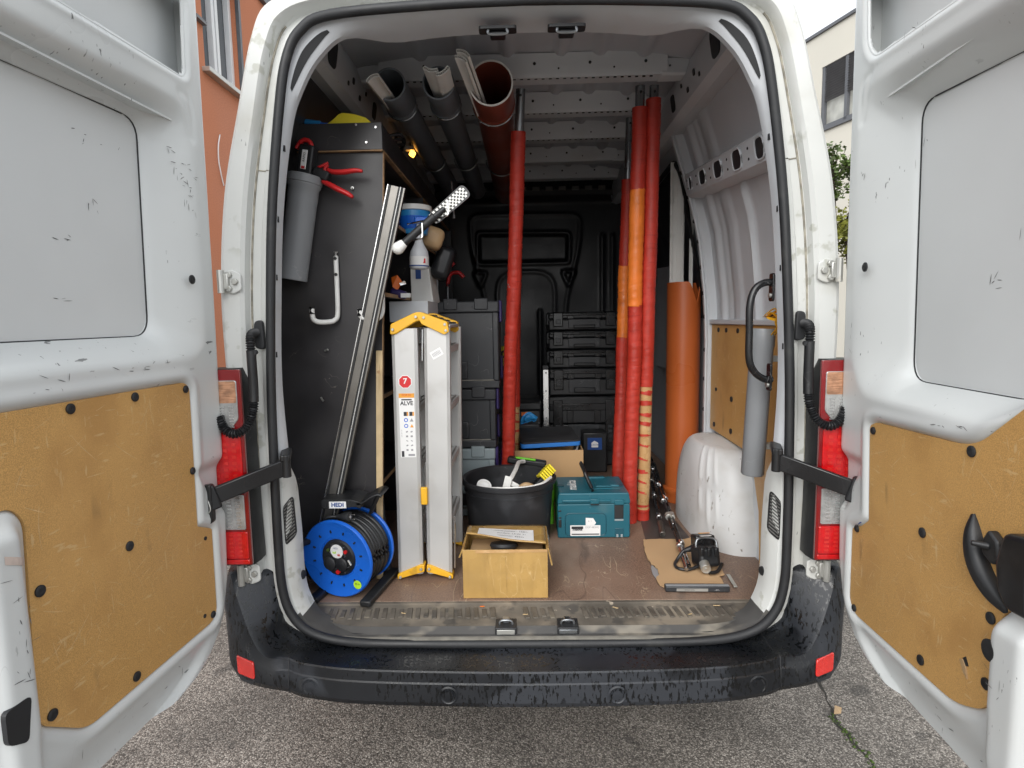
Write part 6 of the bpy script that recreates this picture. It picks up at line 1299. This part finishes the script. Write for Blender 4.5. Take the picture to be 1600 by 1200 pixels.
def prof(label, x0, x1, y, zt, ribs):
    t = thing('trim_strip', label, 'strip', ((x0+x1)/2, y, FZ), 'white trim strips in the orange pipe'); box('strip', 'white_pvc', t, x0, x1, y, y+.012, FZ+.003, zt, bevel=.001)
    for k, (a, w_) in enumerate(ribs): box('ridge', 'white_pvc', t, x0+a, x0+a+w_, y-.006, y-.0003, FZ+.003, zt-.001, bevel=.0015)
prof('tallest white trim strip standing in the orange pipe', .776, .848, 1.37, 2.41, ((.008, .006), (.034, .024), (.064, .005)))
prof('shorter white trim strip right of the tallest in the orange pipe', .838, .858, 1.395, 2.205, ((.004, .006),))
prof('shortest narrow white trim strip at the right in orange pipe', .883, .902, 1.38, 2.225, ((.002, .004), (.010, .004)))
gp2 = thing('grey_side_pipe', 'grey plastic pipe hanging upright beside the right door pillar', 'pipe', (.80, .225, 1.0))
A = Vector((.798, .225, 1.035)); B = Vector((.822, .225, 1.555)); d_ = (B-A); L_ = d_.length
MB().lathe([(0, .004), (.034, .0), (.039, .006), (.039, L_-.07), (.0415, L_-.06), (.0415, L_-.005), (.040, L_), (.037, L_), (.036, L_-.06)], A, d_, 32).build('tube', 'grey_pvc', gp2, smooth=40)
MB().rbox((.85, .225, 1.45), (.045, .03, .02)).build('bracket', 'zinc', gp2); MB().rbox((.85, .225, 1.14), (.045, .03, .02)).build('bracket', 'zinc', gp2)
yr = thing('yellow_ribbon', 'crumpled yellow strap tied round the top of the grey side pipe', 'strap', (.84, .21, 1.58))
random.seed(5)
for k in range(7):
    a = k*1.1; P_ = smooth_path([(.815+random.uniform(-.01, .02), .19, 1.595), (.835+random.uniform(-.015, .03), .175, 1.60+random.uniform(-.01, .025)), (.855+random.uniform(-.02, .01), .165, 1.575), (.835+random.uniform(-.01, .04), .165, 1.545-random.uniform(0, .05))], 5)
    MB().tube(P_, [.005+.006*math.sin(pi*i/(len(P_)-1)) for i in range(len(P_))], 6, flat=.3).build('fold', 'yellow_plastic', yr, smooth=60)
bt = thing('black_strap_end', 'black tool lying on the ledge above the side board', 'tool', (.95, .42, 1.587)); MB().rbox((.945, .42, 1.596), (.025, .10, .018)).build('body', 'black_plastic', bt, bevel=.004)
# floor: cardboard sheet, mat, rods, tool, battery
mt = thing('dark_floor_mat', 'dark plastic mat lying under the rods at right', 'mat', (.66, .95, FZ))
MB().prism(rpoly([(.535, .775), (.742, .785), (.735, 1.02), (.73, 1.40), (.60, 1.40), (.56, 1.0)], .02), XY(FZ+.0015), 0, .003).build('sheet', 'dark_mat', mt)
cs_ = thing('cardboard_sheet', 'torn flat piece of brown cardboard on the floor at right', 'cardboard', (.63, .5, FZ))
edge = [(.522, .765), (.60, .772), (.70, .765), (.758, .792), (.772, .730), (.77, .60), (.775, .47), (.765, .39), (.738, .375), (.735, .30), (.70, .283), (.60, .285), (.518, .262), (.492, .305), (.490, .36), (.512, .40), (.517, .45), (.502, .50), (.497, .56), (.505, .65)]
ee = []
for (a, b_), (c, d_) in zip(edge, edge[1:]+edge[:1]):
    for k in range(4): ee.append((a+(c-a)*k/4+random.gauss(0, .0015), b_+(d_-b_)*k/4+random.gauss(0, .0015)))
MB().prism(ee, XY(FZ+.0055), 0, .004).build('sheet', 'cardboard_pale', cs_)
MB().prism([(.493, .36), (.513, .40), (.518, .45), (.503, .50), (.494, .47), (.488, .41)], XY(FZ+.002), 0, .001).build('grey_underside', 'ink_grey', cs_)
def rod(label, A, B, r, parts, m_='black_gloss'):
    t = thing('telescopic_rod', label, 'rod', A, 'rods lying along the right side'); cyl('rod', m_, t, A, B, r, n=10); A = Vector(A); B = Vector(B); d_ = (B-A).normalized()
    for f, l_, r_, mm in parts: cyl('fitting', mm, t, A+(B-A)*f, A+(B-A)*f+d_*l_, r_, n=10, bevel=.002)
    return t
rod('chrome tipped rod reaching furthest forward onto the cardboard sheet', (.618, .395, .610), (.82, 1.9, .66), .0085, ((.0, .20, .0095, 'chrome'), (.14, .02, .015, 'chrome'), (.30, .05, .013, 'chrome'), (.45, .03, .014, 'zinc'), (.6, .03, .013, 'chrome')))
rod('dark rod lying directly beside the chrome tipped rod', (.640, .44, .606), (.80, 1.9, .70), .0075, ((.0, .09, .008, 'chrome'), (.13, .03, .014, 'chrome'), (.33, .05, .014, 'zinc'), (.5, .04, .013, 'chrome')))
rod('shorter rod with grey end lying left of the chrome tipped rod', (.618, .80, .600), (.79, 2.0, .68), .0105, ((.0, .14, .013, 'alu_dark'), (.16, .04, .015, 'chrome'), (.40, .05, .016, 'chrome'), (.6, .03, .015, 'zinc')))
rod('uppermost rod with chrome clamps lying over the other rods', (.665, .80, .625), (.75, 1.9, .80), .008, ((.10, .03, .017, 'zinc'), (.25, .05, .016, 'chrome'), (.42, .03, .017, 'chrome'), (.6, .04, .014, 'chrome')))
tl2 = thing('black_motor_unit', 'small black electric motor unit with cable lying on cardboard sheet', 'motor', (.71, .45, FZ+.01))
T0 = FZ+.0096
MB().rbox((.708, .455, T0+.050), (.088, .095, .080), rz=.15, rx=-.25).build('housing', 'black_plastic', tl2, bevel=.016, seg=3)
MB().rbox((.722, .535, T0+.080), (.085, .060, .055), rz=.12, rx=-.2).build('battery', 'black_gloss', tl2, bevel=.008); MB().rbox((.724, .522, T0+.1095), (.048, .040, .001), rz=.12, rx=-.2).build('label', 'paper', tl2); MB().rbox((.727, .538, T0+.1132), (.048, .010, .001), rz=.12, rx=-.2).build('label_stripe', 'sticker_orange', tl2)
for dx_ in (-.028, .0, .028): MB().rbox((.709+dx_, .418, T0+.083), (.016, .03, .035), rz=.15).build('lug', 'black_plastic', tl2, bevel=.004)
tube('bail', 'steel', tl2, smooth_path([(.672, .452, T0+.07), (.675, .462, T0+.112), (.715, .47, T0+.118), (.752, .468, T0+.110), (.756, .455, T0+.07)], 4), .005, 8)
MB().lathe([(0, 0), (.006, 0), (.006, .003), (.013, .003), (.018, .001), (.020, .004), (.019, .045), (0, .046)], (.688, .372, T0+.027), (.05, 1, .25), 24).build('spindle', 'zinc', tl2, smooth=40)
tube('bracket', 'black_gloss', tl2, smooth_path([(.700, .375, T0+.012), (.735, .385, T0+.014), (.765, .42, T0+.03)], 4), .007, 8)
tube('cable', 'cable', tl2, smooth_path([(.675, .52, T0+.05), (.64, .52, T0+.045), (.606, .50, T0+.012), (.590, .465, T0+.008), (.595, .43, T0+.008), (.630, .418, T0+.008), (.672, .43, T0+.015)], 6), .0065, 8)
cyl('cable_boot', 'black_plastic', tl2, (.682, .525, T0+.055), (.642, .520, T0+.045), .015, .008, n=12, bevel=.002)
bt2 = thing('laptop_battery', 'flat dark grey battery bar with silver label at the floor edge', 'battery', (.62, .27, FZ))
MB().rbox((.621, .268, FZ+.013), (.236, .030, .022), rz=-.03).build('body', 'dark_bin', bt2, bevel=.004); MB().rbox((.600, .2517, FZ+.012), (.115, .0008, .011), rz=-.03).build('label', 'zinc', bt2); MB().rbox((.621, .264, FZ+.0249), (.232, .016, .002), rz=-.03).build('top_face', 'grey_pvc', bt2, bevel=.001)
text('HSTNN 56Wh', .006, 'ink', bt2, (.59, .2508, FZ+.012), (1, -.03, 0), (0, 0, 1)); text('- 6 9 -', .007, 'paper', bt2, (.69, .2482, FZ+.012), (1, -.03, 0), (0, 0, 1))
ms = thing('metal_strip', 'small flat metal strip lying beside the right pillar foot', 'strip', (.80, .40, FZ)); MB().rbox((.778, .345, FZ+.004), (.014, .11, .003), rz=-.08).build('bar', 'zinc', ms, bevel=.0008)
# litter on the sill
random.seed(3)
for i, (x, y, w_) in enumerate(((-.175, .165, 'orange crumb on the sill left of the left striker'), (-.02, .105, 'pale wood chip on the sill between the two strikers'), (.30, .15, 'pale wood chip on the sill below the bare floor boards'), (.55, .10, 'small wood splinter on the sill near its right end'), (-.45, .12, 'small wood splinter on the sill below the ladder'), (.66, .16, 'tan crumb at the right end of the sill'))):
    t = thing('wood_chip', w_, 'wood chip', (x, y, .577), 'crumbs on the sill')
    MB().rbox((x, y, .5787), (random.uniform(.014, .024), .0035, .002), rz=random.uniform(-.6, .6)).build('splinter', 'pine' if i else 'orange_pack', t)
# small things hung on the hidden side of the shelving: red-handled pliers
for k, (x, y, z) in enumerate(((-.46, 1.6, 1.92), (-.42, 1.75, 1.86))):
    t = thing('red_clamp', 'red handled clamp hanging in the dark %s' % ('left of the other clamp' if k == 0 else 'right of the other clamp'), 'clamp', (x, y, z), 'red clamps behind the shelf')
    tube('handle', 'red_plastic', t, smooth_path([(x-.05, y, z-.05), (x-.03, y, z+.02), (x+.02, y, z+.03), (x+.05, y, z)], 4), .012, 8); cyl('bar', 'steel', t, (x-.05, y+.01, z-.16), (x-.05, y+.01, z+.1), .006, n=8)
